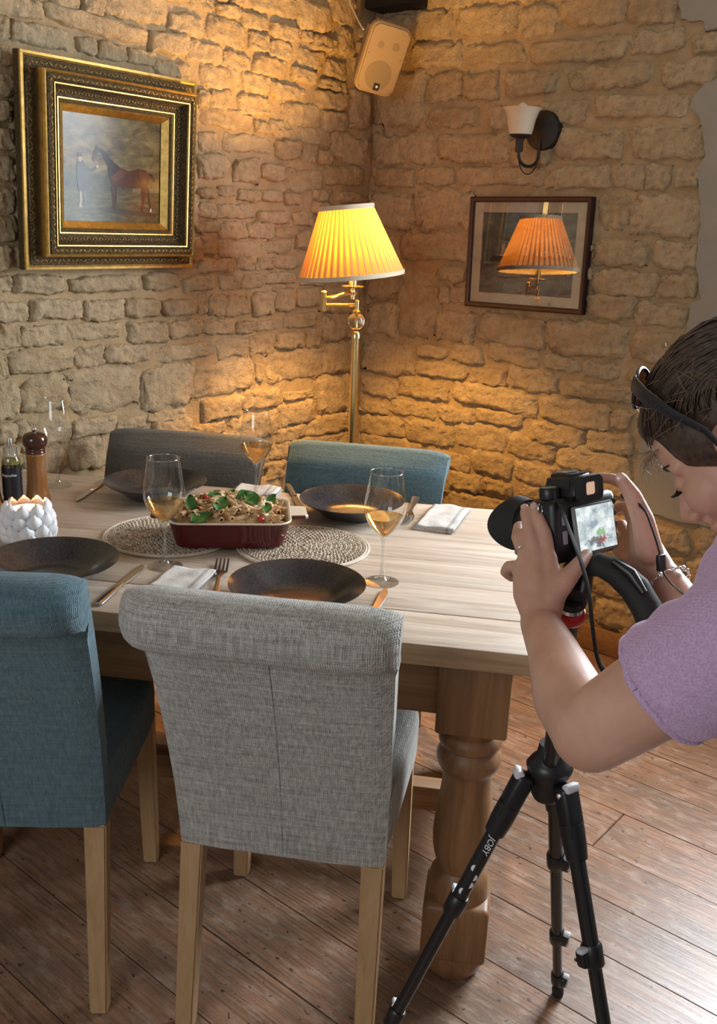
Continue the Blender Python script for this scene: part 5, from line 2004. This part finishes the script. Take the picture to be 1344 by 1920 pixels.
# eyepiece at the back
ey = MB()
EM = Matrix.Translation((-0.004, -0.029, 0.050)) @ Matrix.Rotation(PI / 2, 4, 'X')
outer, inner = rrect(0.046, 0.036, 0.010), rrect(0.024, 0.018, 0.004)
n = len(outer)
ey.add([(x, y, 0) for x, y in outer] + [(x * 0.96, y * 0.96, 0.010) for x, y in outer] + [(x, y, 0.010) for x, y in inner] + [(x, y, 0.002) for x, y in inner],
       [(k * n + i, k * n + (i + 1) % n, (k + 1) * n + (i + 1) % n, (k + 1) * n + i) for k in range(3) for i in range(n)], 0, EM)
eo = ey.build('eyepiece', MATTE_BLACK, camo, smooth=40)
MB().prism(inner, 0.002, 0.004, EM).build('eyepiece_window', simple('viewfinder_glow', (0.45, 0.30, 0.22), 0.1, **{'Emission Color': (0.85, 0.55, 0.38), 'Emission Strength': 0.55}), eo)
# rear screen
scr = Mat('camera_screen')
sv = scr.coord('Object')
sn1 = scr.noise(sv, 60, 4, 0.6)
sn2 = scr.noise(sv, 150, 3, 0.6)
sc1 = scr.ramp(sn1, [(0.32, (0.26, 0.33, 0.35)), (0.5, (0.58, 0.65, 0.66)), (0.66, (0.88, 0.92, 0.92))])


def blob(px_, pz_, r0, col, prev, thr=1.0):
    s_ = scr.n('ShaderNodeSeparateXYZ')
    scr.l(sv, s_.inputs[0])
    dx = scr.math('MULTIPLY', scr.math('SUBTRACT', s_.outputs[0], px_), 1.0 / r0[0])
    dz = scr.math('MULTIPLY', scr.math('SUBTRACT', s_.outputs[2], pz_), 1.0 / r0[1])
    d2 = scr.math('ADD', scr.math('MULTIPLY', dx, dx), scr.math('MULTIPLY', dz, dz))
    d2 = scr.math('ADD', d2, scr.math('MULTIPLY', scr.math('SUBTRACT', sn2, 0.5), 5.0))
    return scr.mix(scr.ramp(d2, [(0.35, (0.8, 0.8, 0.8)), (1.0, (0, 0, 0))]), prev, col)


c1 = blob(0.0, -0.018, (0.024, 0.008), (0.08, 0.07, 0.07), sc1)
c1 = blob(0.010, -0.017, (0.008, 0.005), (0.42, 0.05, 0.05), c1)
c1 = blob(0.006, -0.006, (0.010, 0.006), (0.20, 0.42, 0.14), c1)
c1 = blob(-0.006, 0.006, (0.012, 0.005), (0.25, 0.32, 0.42), c1)
scr.set((0.02, 0.02, 0.02), 0.15, **{'Emission Color': c1, 'Emission Strength': 0.95})
# flip screen in front of the back, tilted up a little
SCM = Matrix.Translation((0.006, -0.031, -0.006)) @ Matrix.Rotation(R(-6), 4, 'X')
so = MB().box((0, 0, 0), (0.082, 0.006, 0.068), 0.003).build('screen_panel', simple('screen_bezel', (0.20, 0.23, 0.21), 0.15), camo, smooth=40, M=SCM)
MB().box((0, -0.0034, 0.001), (0.074, 0.0008, 0.060)).build('screen', scr.m, so)
for k in range(2):
    MB().prism(rrect(0.008, 0.018 if k else 0.014, 0.001, 3), 0, 0.0015, Matrix.Translation((-0.046 + 0.0, -0.0235, 0.012 - k * 0.024)) @ Matrix.Rotation(PI / 2, 4, 'X')).build('side_button', simple('lilac_grey', (0.30, 0.30, 0.36), 0.25), camo)
for k in range(4):
    MB().lathe([(0.0042, 0), (0.0042, 0.002), (0.003, 0.0026)], 14, Matrix.Translation((0.055, -0.0235, 0.024 - k * 0.016)) @ Matrix.Rotation(PI / 2, 4, 'X')).build('button', BLACK, camo, smooth=40)
# lens and hood, along +y
LXM = Matrix.Translation((-0.006, 0.022, -0.006)) @ Matrix.Rotation(-PI / 2, 4, 'X')
MB().lathe([(0.034, 0), (0.034, 0.010), (0.032, 0.012), (0.032, 0.024), (0.0335, 0.025), (0.0335, 0.048), (0.032, 0.049), (0.032, 0.056), (0.034, 0.058), (0.034, 0.066), (0.031, 0.068), (0.027, 0.067), (0.023, 0.060), (0.001, 0.058)], 40, LXM).build('lens_barrel', BLACK, camo, smooth=35)
hd = MB()
nseg = 64


def hood(u, v):
    a = 2 * PI * u
    L = 0.034 + 0.012 * math.cos(2 * a)
    r = 0.0355 + 0.005 * v
    return LXM @ Vector((r * math.cos(a), r * math.sin(a), 0.056 + L * v))


hd.grid(hood, nseg, 6, wrapu=True)
k = len(hd.v)
hd.grid(lambda u, v: LXM @ Vector(((0.0335 + 0.005 * v) * math.cos(2 * PI * u), (0.0335 + 0.005 * v) * math.sin(2 * PI * u), 0.056 + (0.034 + 0.012 * math.cos(4 * PI * u)) * v)), nseg, 6, wrapu=True)
for row in (0, 5):
    hd.f += [(row * nseg + i, row * nseg + (i + 1) % nseg, k + row * nseg + (i + 1) % nseg, k + row * nseg + i) for i in range(nseg)]
hd.m = [0] * len(hd.f)
hd.build('lens_hood', MATTE_BLACK, camo, smooth=40)
lug = MB().tube([(-0.067 + 0.004 * math.cos(a), -0.002, 0.028 + 0.007 * math.sin(a)) for a in [2 * PI * i / 14 for i in range(15)]], 0.0014, 6, ends=None)
lug.build('strap_ring', CHROME, camo, smooth=60)
STRAP = simple('black_webbing', (0.012, 0.012, 0.012), 0.8, bump=0.4, scale=500)
CI = CM.inverted()


def spline(pts, n=8):
    out = []
    P_ = [pts[0]] + list(pts) + [pts[-1]]
    for i in range(1, len(P_) - 2):
        for k in range(n):
            t_ = k / n
            a, b, c, d_ = P_[i - 1], P_[i], P_[i + 1], P_[i + 2]
            out.append(0.5 * ((2 * b) + (c - a) * t_ + (2 * a - 5 * b + 4 * c - d_) * t_ ** 2 + (3 * b - a - 3 * c + d_) * t_ ** 3))
    out.append(P_[-1])
    return out


left_strap = spline([CI @ p for p in (ond(1046, 938, 1.26), ond(1066, 990, 1.22), ond(1088, 1050, 1.185), ond(1103, 1105, 1.18), ond(1110, 1170, 1.18), ond(1118, 1225, 1.19), ond(1128, 1252, 1.2), ond(1144, 1266, 1.21))])
MB().tube(left_strap, 0.0060, 8, flat=0.25, upv=(0, 1, 0)).build('strap', STRAP, camo, smooth=60)
right_strap = spline([CI @ p for p in (ond(1165, 930, 1.33), ond(1204, 952, 1.27), ond(1222, 990, 1.255), ond(1236, 1035, 1.25), ond(1240, 1065, 1.25), ond(1256, 1092, 1.255), ond(1284, 1116, 1.26))])
MB().tube(right_strap, 0.0036, 8, flat=0.3, upv=(0, 1, 0)).build('strap', STRAP, camo, smooth=60)
MB().box(tuple(CI @ ond(1239, 1055, 1.248)), (0.014, 0.007, 0.022), 0.002).build('strap_buckle', BLACK, camo)

# ------------------------------------------------------------------ the photographer
skin = Mat('skin')
skv = skin.coord('Object')
sk1, sk2 = skin.noise(skv, 14, 4, 0.55), skin.noise(skv, 240, 3, 0.6)
skin.bump(sk2, 0.12, 0.001)
skin.set(skin.ramp(sk1, [(0.3, (0.47, 0.255, 0.175)), (0.7, (0.59, 0.35, 0.255))]), 0.48, spec=0.4, **{'Subsurface Weight': 0.18, 'Subsurface Radius': (0.012, 0.004, 0.002), 'Subsurface Scale': 0.6})
P = ond
# head frame: face turned to the camera screen, chin down
HC = P(1392, 818, 1.05)
hz_, hp_ = R(140), R(50)
Fh = Vector((math.cos(hz_), math.sin(hz_), 0))
HF = Fh * math.cos(hp_) - ZUP * math.sin(hp_)
HU = Fh * math.sin(hp_) + ZUP * math.cos(hp_)
HL = HU.cross(HF)
HM = frame(HF, HL, HU, HC)
# shoulders, arms
SHL, ELL, WRL = P(1395, 1195, 0.90), P(1108, 1372, 1.00), P(1012, 1168, 1.215)
shoulder_axis = Vector((0.80, 0.60, 0.0))
SHR = SHL + shoulder_axis * 0.335 + Vector((0, 0, 0.01))
ELR, WRR = P(1385, 1290, 1.20), P(1236, 1078, 1.315)
NECK0 = (SHL + SHR) / 2 + Vector((0.012, 0.0, 0.050))
NECK1 = HM @ Vector((-0.030, 0, -0.055))
PELV = (SHL + SHR) / 2 + Vector((0.20, -0.26, -0.36))
body = MB()


def chain(mb, pts, rad, n=18):
    for (a, ra), (b, rb) in zip(zip(pts, rad), zip(pts[1:], rad[1:])):
        mb.caps(a, b, ra, rb, n)


# trunk
CH = (SHL + SHR) / 2
chain(body, [PELV, PELV.lerp(CH, 0.35), PELV.lerp(CH, 0.7), CH + Vector((0.01, -0.01, -0.03))], [0.13, 0.110, 0.120, 0.105])
chain(body, [SHL, CH, SHR], [0.048, 0.075, 0.048])
chain(body, [NECK0, NECK0.lerp(NECK1, 0.5), NECK1], [0.062, 0.052, 0.054])
# legs down to the floor
PR = shoulder_axis
for s in (-1, 1):
    hip = PELV + PR * (0.085 * s) + Vector((0, 0, -0.03))
    knee = Vector((hip.x - 0.03, hip.y + 0.05, hip.z * 0.53))
    ank = Vector((hip.x + 0.01, hip.y - 0.02, 0.075))
    chain(body, [hip, knee, ank], [0.088, 0.058, 0.040])
# arms
chain(body, [SHL, SHL.lerp(ELL, 0.35), SHL.lerp(ELL, 0.75), ELL], [0.050, 0.0500, 0.0455, 0.0425], 24)
fm = ELL.lerp(WRL, 0.28) + (Vector(_rt) * -0.006)
chain(body, [ELL, fm, ELL.lerp(WRL, 0.7), WRL], [0.0415, 0.0410, 0.0310, 0.0255], 24)
chain(body, [SHR, SHR.lerp(ELR, 0.5), ELR], [0.050, 0.047, 0.041], 20)
chain(body, [ELR, ELR.lerp(WRR, 0.3), ELR.lerp(WRR, 0.75), WRR], [0.040, 0.040, 0.030, 0.026], 20)
# left hand, cradling the lens from below and behind
K = 1.0


def finger(pts, r0, r1):
    n = len(pts)
    chain(body, pts, [r0 + (r1 - r0) * i / (n - 1) for i in range(n)], 14)


pal = [P(1012, 1148, 1.222), P(1020, 1100, 1.232), P(1012, 1050, 1.245)]
chain(body, [WRL, P(1030, 1122, 1.226), P(1029, 1046, 1.243)], [0.0250, 0.0205, 0.0115], 18)
chain(body, [WRL, P(1010, 1110, 1.230), P(1004, 1040, 1.248)], [0.0245, 0.0200, 0.0115], 18)
chain(body, [WRL, P(994, 1110, 1.236), P(985, 1044, 1.255)], [0.0230, 0.0185, 0.0110], 18)
chain(body, [WRL, P(985, 1115, 1.240), P(975, 1062, 1.258)], [0.0205, 0.0165, 0.0105], 18)
finger([P(1029, 1046, 1.243), P(1022, 1000, 1.258), P(1010, 970, 1.270), P(1003, 954, 1.280)], 0.0098, 0.0072)
finger([P(1004, 1040, 1.248), P(993, 1000, 1.262), P(987, 972, 1.276), P(984, 957, 1.290)], 0.0100, 0.0072)
finger([P(985, 1044, 1.255), P(970, 1008, 1.275), P(972, 988, 1.300), P(982, 985, 1.322)], 0.0096, 0.0072)
finger([P(975, 1062, 1.258), P(954, 1062, 1.278), P(947, 1072, 1.295), P(958, 1082, 1.305)], 0.0088, 0.0070)
# thumb on the side of the palm, reaching under the screen
finger([P(1030, 1125, 1.218), P(1058, 1092, 1.222), P(1082, 1062, 1.240), P(1100, 1040, 1.262)], 0.0165, 0.0085)
chain(body, [P(1030, 1110, 1.226), P(1062, 1080, 1.230)], [0.016, 0.010], 14)
# right hand on the grip, thumb up behind, index over the shutter
chain(body, [WRR, P(1212, 1030, 1.325), P(1192, 955, 1.360)], [0.0255, 0.0225, 0.0125], 18)
chain(body, [WRR, P(1205, 1040, 1.340), P(1190, 985, 1.385)], [0.0240, 0.0215, 0.0120], 18)
chain(body, [WRR, P(1196, 1052, 1.345), P(1180, 1012, 1.395)], [0.0225, 0.0200, 0.0110], 18)
chain(body, [WRR, P(1185, 1062, 1.340), P(1160, 1035, 1.385)], [0.0210, 0.0180, 0.0105], 18)
finger([P(1192, 955, 1.360), P(1172, 908, 1.385), P(1145, 897, 1.395), P(1112, 895, 1.400)], 0.0100, 0.0075)
finger([P(1190, 985, 1.385), P(1176, 950, 1.425), P(1158, 952, 1.440), P(1142, 962, 1.440)], 0.0100, 0.0075)
finger([P(1180, 1012, 1.395), P(1166, 985, 1.432), P(1150, 985, 1.440), P(1136, 992, 1.438)], 0.0098, 0.0075)
finger([P(1160, 1035, 1.385), P(1150, 1015, 1.420), P(1138, 1014, 1.428), P(1128, 1018, 1.425)], 0.0088, 0.0070)
finger([P(1218, 1035, 1.300), P(1205, 975, 1.292), P(1186, 930, 1.290), P(1164, 897, 1.296)], 0.0190, 0.0088)
# head
b_ = body


def hell(c, r, rot=None):
    M_ = HM @ Matrix.Translation(c)
    if rot is not None:
        M_ = M_ @ rot
    body.ell((0, 0, 0), r, M_, 24, 16)


def hcap(a, b, ra, rb, n=14):
    body.caps(HM @ Vector(a), HM @ Vector(b), ra, rb, n)


hell((-0.012, 0, 0.028), (0.093, 0.073, 0.080))
hell((0.032, 0, -0.020), (0.056, 0.058, 0.078))
hell((0.050, 0, 0.030), (0.036, 0.054, 0.045))
hell((0.048, 0, -0.080), (0.032, 0.036, 0.026))
hcap((0.060, 0, -0.094), (0.064, 0, -0.092), 0.014, 0.013)
for s in (-1, 1):
    hcap((-0.010, 0.052 * s, -0.052), (0.045, 0.026 * s, -0.090), 0.018, 0.016)
    hell((0.054, 0.036 * s, -0.026), (0.030, 0.024, 0.028))
    hcap((0.074, 0.012 * s, 0.016), (0.060, 0.046 * s, 0.014), 0.0105, 0.010)
    hell((0.072, 0.030 * s, -0.001), (0.0125, 0.0145, 0.0105))
    hell((0.098, 0.011 * s, -0.036), (0.010, 0.008, 0.008))
    hell((-0.012, 0.074 * s, -0.008), (0.018, 0.007, 0.031), Matrix.Rotation(R(-12), 4, 'Y'))
    hell((-0.006, 0.076 * s, -0.030), (0.010, 0.006, 0.012))
hcap((0.080, 0, 0.008), (0.106, 0, -0.030), 0.0085, 0.0115)
hcap((0.094, 0, -0.040), (0.084, 0, -0.058), 0.008, 0.010)
hell((0.084, 0, -0.060), (0.012, 0.022, 0.0065))
hell((0.081, 0, -0.071), (0.012, 0.019, 0.0070))
person = remeshed(body, 0.0030, 4).build('person', skin.m, smooth=180)
tag(person, 'woman in lilac short-sleeved top leaning over the camera on the tripod', 'person')
# nails
NAIL = simple('nail', (0.62, 0.40, 0.34), 0.22, spec=0.6)
for tip, prev, w in ((P(1003, 954, 1.280), P(1010, 970, 1.270), 0.0052), (P(984, 957, 1.290), P(987, 972, 1.276), 0.0052), (P(1164, 897, 1.296), P(1186, 930, 1.290), 0.0065), (P(1112, 895, 1.400), P(1145, 897, 1.395), 0.0052)):
    d = (tip - prev).normalized()
    to = (Vector(EYEP) - tip).normalized()
    nn_ = (to - d * to.dot(d)).normalized()
    M_ = frame(d, nn_.cross(d), nn_, tip + nn_ * (0.0060 if w < 0.006 else 0.0074) + d * 0.001)
    MB().ell((0, 0, 0), (0.0062, w, 0.0014), M_, 14, 8).build('nail', NAIL, person, smooth=180)
# eyelids are lowered: lashes and brows
LASH = simple('dark_lash', (0.012, 0.008, 0.006), 0.6)
HAIRM = Mat('brown_hair')
hv = HAIRM.coord('Object')
hn = HAIRM.noise(hv, 120, 4, 0.6)
HAIRM.set(HAIRM.ramp(hn, [(0.3, (0.026, 0.015, 0.010)), (0.7, (0.085, 0.050, 0.031))]), 0.5, spec=0.4)
for s in (-1, 1):
    la = MB()
    for k in range(16):
        t_ = -1 + 2 * k / 15
        b0 = Vector((0.0835 - 0.003 * t_ * t_, s * (0.030 + 0.0115 * t_), -0.0065 + 0.002 * t_ * t_))
        la.tube([HM @ b0, HM @ (b0 + Vector((0.0055, s * 0.0014 * t_, -0.0022))), HM @ (b0 + Vector((0.0105, s * 0.0032 * t_, -0.0010)))], [0.0007, 0.0005, 0.0002], 4)
    tag(la.build('eyelashes', LASH, person, smooth=180), kind='stuff')
    br_ = MB()
    for k in range(22):
        t_ = k / 21
        b0 = Vector((0.0850 - 0.020 * t_ ** 2, s * (0.012 + 0.036 * t_), 0.0200 + 0.004 * math.sin(PI * t_)))
        br_.tube([HM @ b0, HM @ (b0 + Vector((0.0012 - 0.002 * t_, s * 0.005, 0.0018)))], [0.0008, 0.0003], 4)
    tag(br_.build('eyebrow', HAIRM.m, person, smooth=180), kind='stuff')
# hair: a cap brushed back from the hairline, with strands over it
rs = random.Random(12)


def scalp(u, v, off=0.0):
    """u along hairline (-1..1 from left ear over the brow to right ear), v from the hairline back to the knot"""
    phi = u * R(118)
    lowf = 0.046 - 0.042 * abs(u) ** 2.2
    hx, hy = math.cos(phi), -math.sin(phi)
    front = Vector((0.083 * hx - 0.006, 0.072 * hy, lowf))
    knot = Vector((-0.100, 0.0, -0.010))
    mid = Vector((-0.020, 0.060 * hy, 0.100 - 0.035 * abs(u) ** 2))
    t_ = v
    p = front * (1 - t_) ** 2 + mid * (2 * t_ * (1 - t_)) * 1.0 + knot * t_ ** 2
    # push onto the skull ellipsoid
    c = Vector((-0.012, 0, 0.028))
    q = p - c
    r = Vector((0.0985, 0.079, 0.0865))
    k = math.sqrt((q.x / r.x) ** 2 + (q.y / r.y) ** 2 + (q.z / r.z) ** 2) or 1e-6
    g = (1 + off / 0.09) / k
    return c + q * g


hm_ = MB()
hm_.ell((0, 0, 0), (0.1000, 0.0800, 0.0860), HM @ Matrix.Translation((-0.020, 0, 0.034)), 30, 20)
hm_.ell((0, 0, 0), (0.072, 0.074, 0.070), HM @ Matrix.Translation((-0.045, 0, -0.015)), 24, 16)
hm_.ell((0, 0, 0), (0.052, 0.050, 0.034), HM @ Matrix.Translation((0.036, 0, 0.070)), 24, 16)
for s in (-1, 1):
    hm_.ell((0, 0, 0), (0.036, 0.020, 0.040), HM @ Matrix.Translation((0.012, 0.058 * s, 0.030)), 16, 12)
hm_.ell((0, 0, 0), (0.040, 0.042, 0.040), HM @ Matrix.Translation((-0.125, 0, 0.000)), 20, 14)
hcapo = remeshed(hm_, 0.0042, 5)
hair = hcapo.build('hair', HAIRM.m, person, smooth=180)
st_ = MB()
for k in range(520):
    u = rs.uniform(-1, 1)
    jit = rs.uniform(-0.05, 0.05)
    off = rs.uniform(0.0045, 0.0085)
    pts = []
    v0, v1 = rs.uniform(0.0, 0.35), rs.uniform(0.6, 1.0)
    for i in range(9):
        t_ = v0 + (v1 - v0) * i / 8
        p = scalp(u + jit * t_, t_, off + 0.0015 * math.sin(i * 1.3 + k))
        p.x -= 0.006
        p.z += 0.005
        pts.append(HM @ p)
    st_.tube(pts, [0.0004] + [0.0011] * 7 + [0.0005], 5)
tag(st_.build('hair_strands', HAIRM.m, hair, smooth=180), kind='stuff')
FRZ = Mat('backlit_hair')
FRZ.set((0.26, 0.165, 0.10), 0.35, spec=0.8)  # paler than the brown hair: the backlit glow is put into the colour
fr_ = MB()
for k in range(130):
    u = rs.uniform(-1, 0.9)
    v = rs.choice((0.02, rs.uniform(0.1, 0.75), rs.uniform(0.1, 0.75), rs.uniform(0.1, 0.75)))
    if v < 0.1 and u < -0.35:
        continue
    p0_ = scalp(u, v, 0.004)
    c = Vector((-0.012, 0, 0.028))
    nrm = (p0_ - c).normalized()
    L = rs.uniform(0.012, 0.042)
    tang = Vector((rs.uniform(-1, 1), rs.uniform(-1, 1), rs.uniform(-1, 1)))
    tang = (tang - nrm * tang.dot(nrm)).normalized()
    curl = rs.uniform(-1, 1)
    pts = [HM @ (p0_ + nrm * (L * t_) * 0.75 + tang * (L * 0.7 * t_ * t_) + tang.cross(nrm) * (0.006 * curl * math.sin(4.5 * t_))) for t_ in (0, 0.2, 0.4, 0.6, 0.8, 1.0)]
    fr_.tube(pts, [0.00040, 0.00036, 0.00032, 0.00028, 0.00022, 0.00014], 4)
# loose wisps at the temple and forehead
for k in range(40):
    p0_ = scalp(rs.uniform(-0.40, 0.25), 0.0, 0.003)
    L = rs.uniform(0.025, 0.055)
    w1_ = Vector((rs.uniform(0.2, 0.9), rs.uniform(-0.3, 0.3), -0.6))
    pts = [HM @ (p0_ + Vector((0.012, 0, 0.002)) * math.sin(2.6 * t_) + w1_ * (L * t_ * t_ * 0.8) + Vector((0, 0.006 * math.sin(5 * t_ + k), 0))) for t_ in (0, 0.2, 0.4, 0.6, 0.8, 1.0)]
    fr_.tube(pts, [0.0004, 0.0004, 0.00034, 0.0003, 0.00024, 0.00014], 4)
tag(fr_.build('loose_hair', FRZ.m, hair, smooth=180), kind='stuff')

# lilac top
LIL = Mat('lilac_jersey')
lv = LIL.coord('Object')
ln = LIL.noise(lv, 420, 2, 0.6)
lw = LIL.wave(lv, 110, 1.0, 2, dirn='DIAGONAL', dscale=3)
LIL.bump(LIL.math('ADD', ln, LIL.math('MULTIPLY', lw, 0.35)), 0.4, 0.002)
LIL.set(LIL.ramp(ln, [(0.3, (0.42, 0.27, 0.43)), (0.7, (0.58, 0.41, 0.58))]), 0.92, spec=0.1, **{'Sheen Weight': 0.5, 'Sheen Roughness': 0.5, 'Sheen Tint': (0.9, 0.75, 0.95)})
tp = MB()
chain(tp, [PELV + Vector((-0.03, 0.04, 0.06)), PELV.lerp(CH, 0.35), PELV.lerp(CH, 0.7), CH + Vector((0.01, -0.01, -0.02))], [0.138, 0.130, 0.138, 0.112], 28)
chain(tp, [SHL + Vector((0, 0, 0.004)), CH + Vector((0, 0, 0.012)), SHR], [0.064, 0.094, 0.064], 24)
chain(tp, [SHL, SHL.lerp(CH, 0.4) + Vector((-0.02, 0.015, 0.045)), NECK0 + Vector((-0.012, 0.012, 0.040))], [0.060, 0.058, 0.070], 22)
# sleeves end flat at the hem
for a, b, q in ((SHL, ELL, 0.50), (SHR, ELR, 0.50)):
    d = (b - a).normalized()
    pts = [a - d * 0.04, a, a + (b - a) * (q * 0.5), a + (b - a) * (q * 0.92), a + (b - a) * q]
    tp.tube(pts, [0.055, 0.064, 0.0660, 0.0645, 0.0610], 28)
topm = remeshed(tp, 0.0040, 5)
# gathered folds running across the sleeve and shoulder
dl = (ELL - SHL).normalized()
newv = []
for p in topm.v:
    p = Vector(p)
    rel = p - SHL
    t_ = rel.dot(dl)
    rad = rel - dl * t_
    if -0.10 < t_ < 0.17 and rad.length < 0.12:
        w = 1.0 if t_ > 0 else max(0, 1 + t_ / 0.10)
        ang = math.atan2(rad.dot(ZUP), rad.dot(dl.cross(ZUP)))
        f = math.sin(t_ * 175 + 1.6 * math.sin(ang * 2 + 0.6) + 3.0 * noise.noise(p * 9)) * 0.0030 * w * (0.6 + 0.4 * math.sin(ang * 1.5 + 1))
        p += rad.normalized() * f
    else:
        p += Vector((noise.noise(p * 16), noise.noise(p * 16 + Vector((9, 0, 0))), noise.noise(p * 16 + Vector((0, 9, 0))))) * 0.004
    newv.append(tuple(p))
topm.v = newv
top_o = topm.build('lilac_top', LIL.m, person, smooth=180)
for a, b, q in ((SHL, ELL, 0.50),):
    d = (b - a).normalized()
    c = a + (b - a) * q
    u_ = d.orthogonal().normalized()
    w_2 = d.cross(u_)
    MB().tube([c + u_ * (0.0595 * math.cos(2 * PI * i / 40)) + w_2 * (0.0595 * math.sin(2 * PI * i / 40)) + d * (0.003 * noise.noise(Vector((i * 0.5, 0, 0)))) for i in range(41)], 0.0042, 8, ends=None).build('sleeve_hem', LIL.m, top_o, smooth=180)
# trousers and shoes (out of frame, she has to stand on something)
DEN = simple('dark_denim', (0.035, 0.045, 0.075), 0.85, var=0.2, scale=200)
tr2 = MB()
chain(tr2, [PELV + Vector((-0.04, 0.05, 0.05)), PELV], [0.134, 0.142], 24)
sho = []
for s in (-1, 1):
    hip = PELV + PR * (0.085 * s) + Vector((0, 0, -0.03))
    knee = Vector((hip.x - 0.03, hip.y + 0.05, hip.z * 0.53))
    ank = Vector((hip.x + 0.01, hip.y - 0.02, 0.095))
    chain(tr2, [PELV + PR * (0.04 * s), hip], [0.13, 0.100], 20)
    tr2.tube([hip, knee, ank], [0.100, 0.072, 0.060], 22)
    sho.append(ank)
remeshed(tr2, 0.007, 3).build('trousers', DEN, person, smooth=180)
for ank in sho:
    fd = Vector((-0.6, 0.8, 0))
    sm_ = MB()
    sm_.caps(Vector((ank.x, ank.y, 0.040)) - fd * 0.03, Vector((ank.x, ank.y, 0.036)) + fd * 0.13, 0.040, 0.034, 18)
    sm_.caps(Vector((ank.x, ank.y, 0.05)), Vector((ank.x, ank.y, 0.085)), 0.042, 0.045, 18)
    so_ = remeshed(sm_, 0.006, 3)
    so_.v = [(x, y, max(z, 0.001)) for x, y, z in so_.v]
    so_.build('shoe', simple('white_trainer', (0.6, 0.6, 0.58), 0.6), person, smooth=180)

# sunglasses pushed up on her hair
SUN = simple('sunglass_black', (0.014, 0.014, 0.017), 0.3, spec=0.6)
LENS = mat_clear('sunglass_lens', (0.30, 0.16, 0.13), boost=0.06)
SGM = HM @ Matrix.Translation((0.040, -0.004, 0.105)) @ Matrix.Rotation(R(-50), 4, 'Y') @ Matrix.Rotation(R(-13), 4, 'Z')
sg = thing('sunglasses', 'black rounded sunglasses pushed up on the woman\'s brown hair', 'sunglasses', M=SGM)
for s in (-1, 1):
    ringp = []
    for i in range(33):
        a = 2 * PI * i / 32
        y = s * 0.034 + 0.0275 * math.cos(a) * (1 + 0.06 * math.sin(a))
        ringp.append((0.004 - 5.0 * (y * y) * 1.2 + 0.004, y, 0.0225 * math.sin(a) + 0.004))
    MB().tube(ringp, 0.0024, 8, ends=None).build('rim', SUN, sg, smooth=180)
    lens = MB()
    lens.add(ringp[:32] + [(0.012 - 6.0 * 0.034 ** 2, s * 0.034, 0.004)], [(i, (i + 1) % 32, 32) for i in range(32)])
    lens.build('lens', LENS, sg, smooth=180)
    tm = MB()
    tm.tube([(-0.014, s * 0.0635, 0.016), (-0.022, s * 0.0745, 0.015), (-0.045, s * 0.0835, 0.006), (-0.085, s * 0.088, -0.006), (-0.125, s * 0.085, -0.016), (-0.148, s * 0.080, -0.034)],
            [0.0085, 0.0095, 0.0090, 0.0062, 0.0042, 0.0034], 10, flat=0.26, upv=(0, 1, 0))
    tm.build('temple_arm', SUN, sg, smooth=60)
MB().tube([(0.010, -0.009, 0.012), (0.013, 0, 0.015), (0.010, 0.009, 0.012)], 0.0024, 8).build('bridge', SUN, sg, smooth=180)
# bracelet and ring
wd = (ELR - WRR).normalized()
bc = WRR + wd * 0.020
u_ = wd.orthogonal().normalized()
v_ = wd.cross(u_)
brc = thing('bracelet', 'silver chain bracelet with clear stones on the woman\'s right wrist', 'bracelet', bc)
SILVER = simple('silver', (0.75, 0.73, 0.70), 0.16, 1.0)
for i in range(22):
    a = 2 * PI * i / 22
    p = u_ * (0.0335 * math.cos(a)) + v_ * (0.0335 * math.sin(a)) + wd * (0.004 * math.sin(a + 0.8))
    tng = (-u_ * math.sin(a) + v_ * math.cos(a)).normalized()
    nr = (u_ * math.cos(a) + v_ * math.sin(a)).normalized()
    Mx = frame(tng, nr.cross(tng), nr, p)
    if i % 4 == 0:
        MB().ell((0, 0, 0), (0.0046, 0.0046, 0.0040), Mx, 12, 8).build('stone_bead', CHROME, brc, smooth=40)
    else:
        MB().tube([(0.0046 * math.cos(2 * PI * k / 12), 0.0030 * math.sin(2 * PI * k / 12), 0) for k in range(13)], 0.0010, 6, M=Mx @ Matrix.Rotation(R(70) * (i % 2), 4, 'X'), ends=None).build('link', SILVER, brc, smooth=180)
rp, rq = P(985, 1044, 1.255), P(970, 1008, 1.275)
rd = (rq - rp).normalized()
rc = rp.lerp(rq, 0.35)
u_ = rd.orthogonal().normalized()
v_ = rd.cross(u_)
ro = MB().tube([u_ * (0.0098 * math.cos(2 * PI * k / 24)) + v_ * (0.0098 * math.sin(2 * PI * k / 24)) for k in range(25)], 0.0015, 8, ends=None).build('finger_ring', SILVER, smooth=180)
ro.location = rc
tag(ro, 'thin silver ring on the woman\'s left ring finger', 'ring')
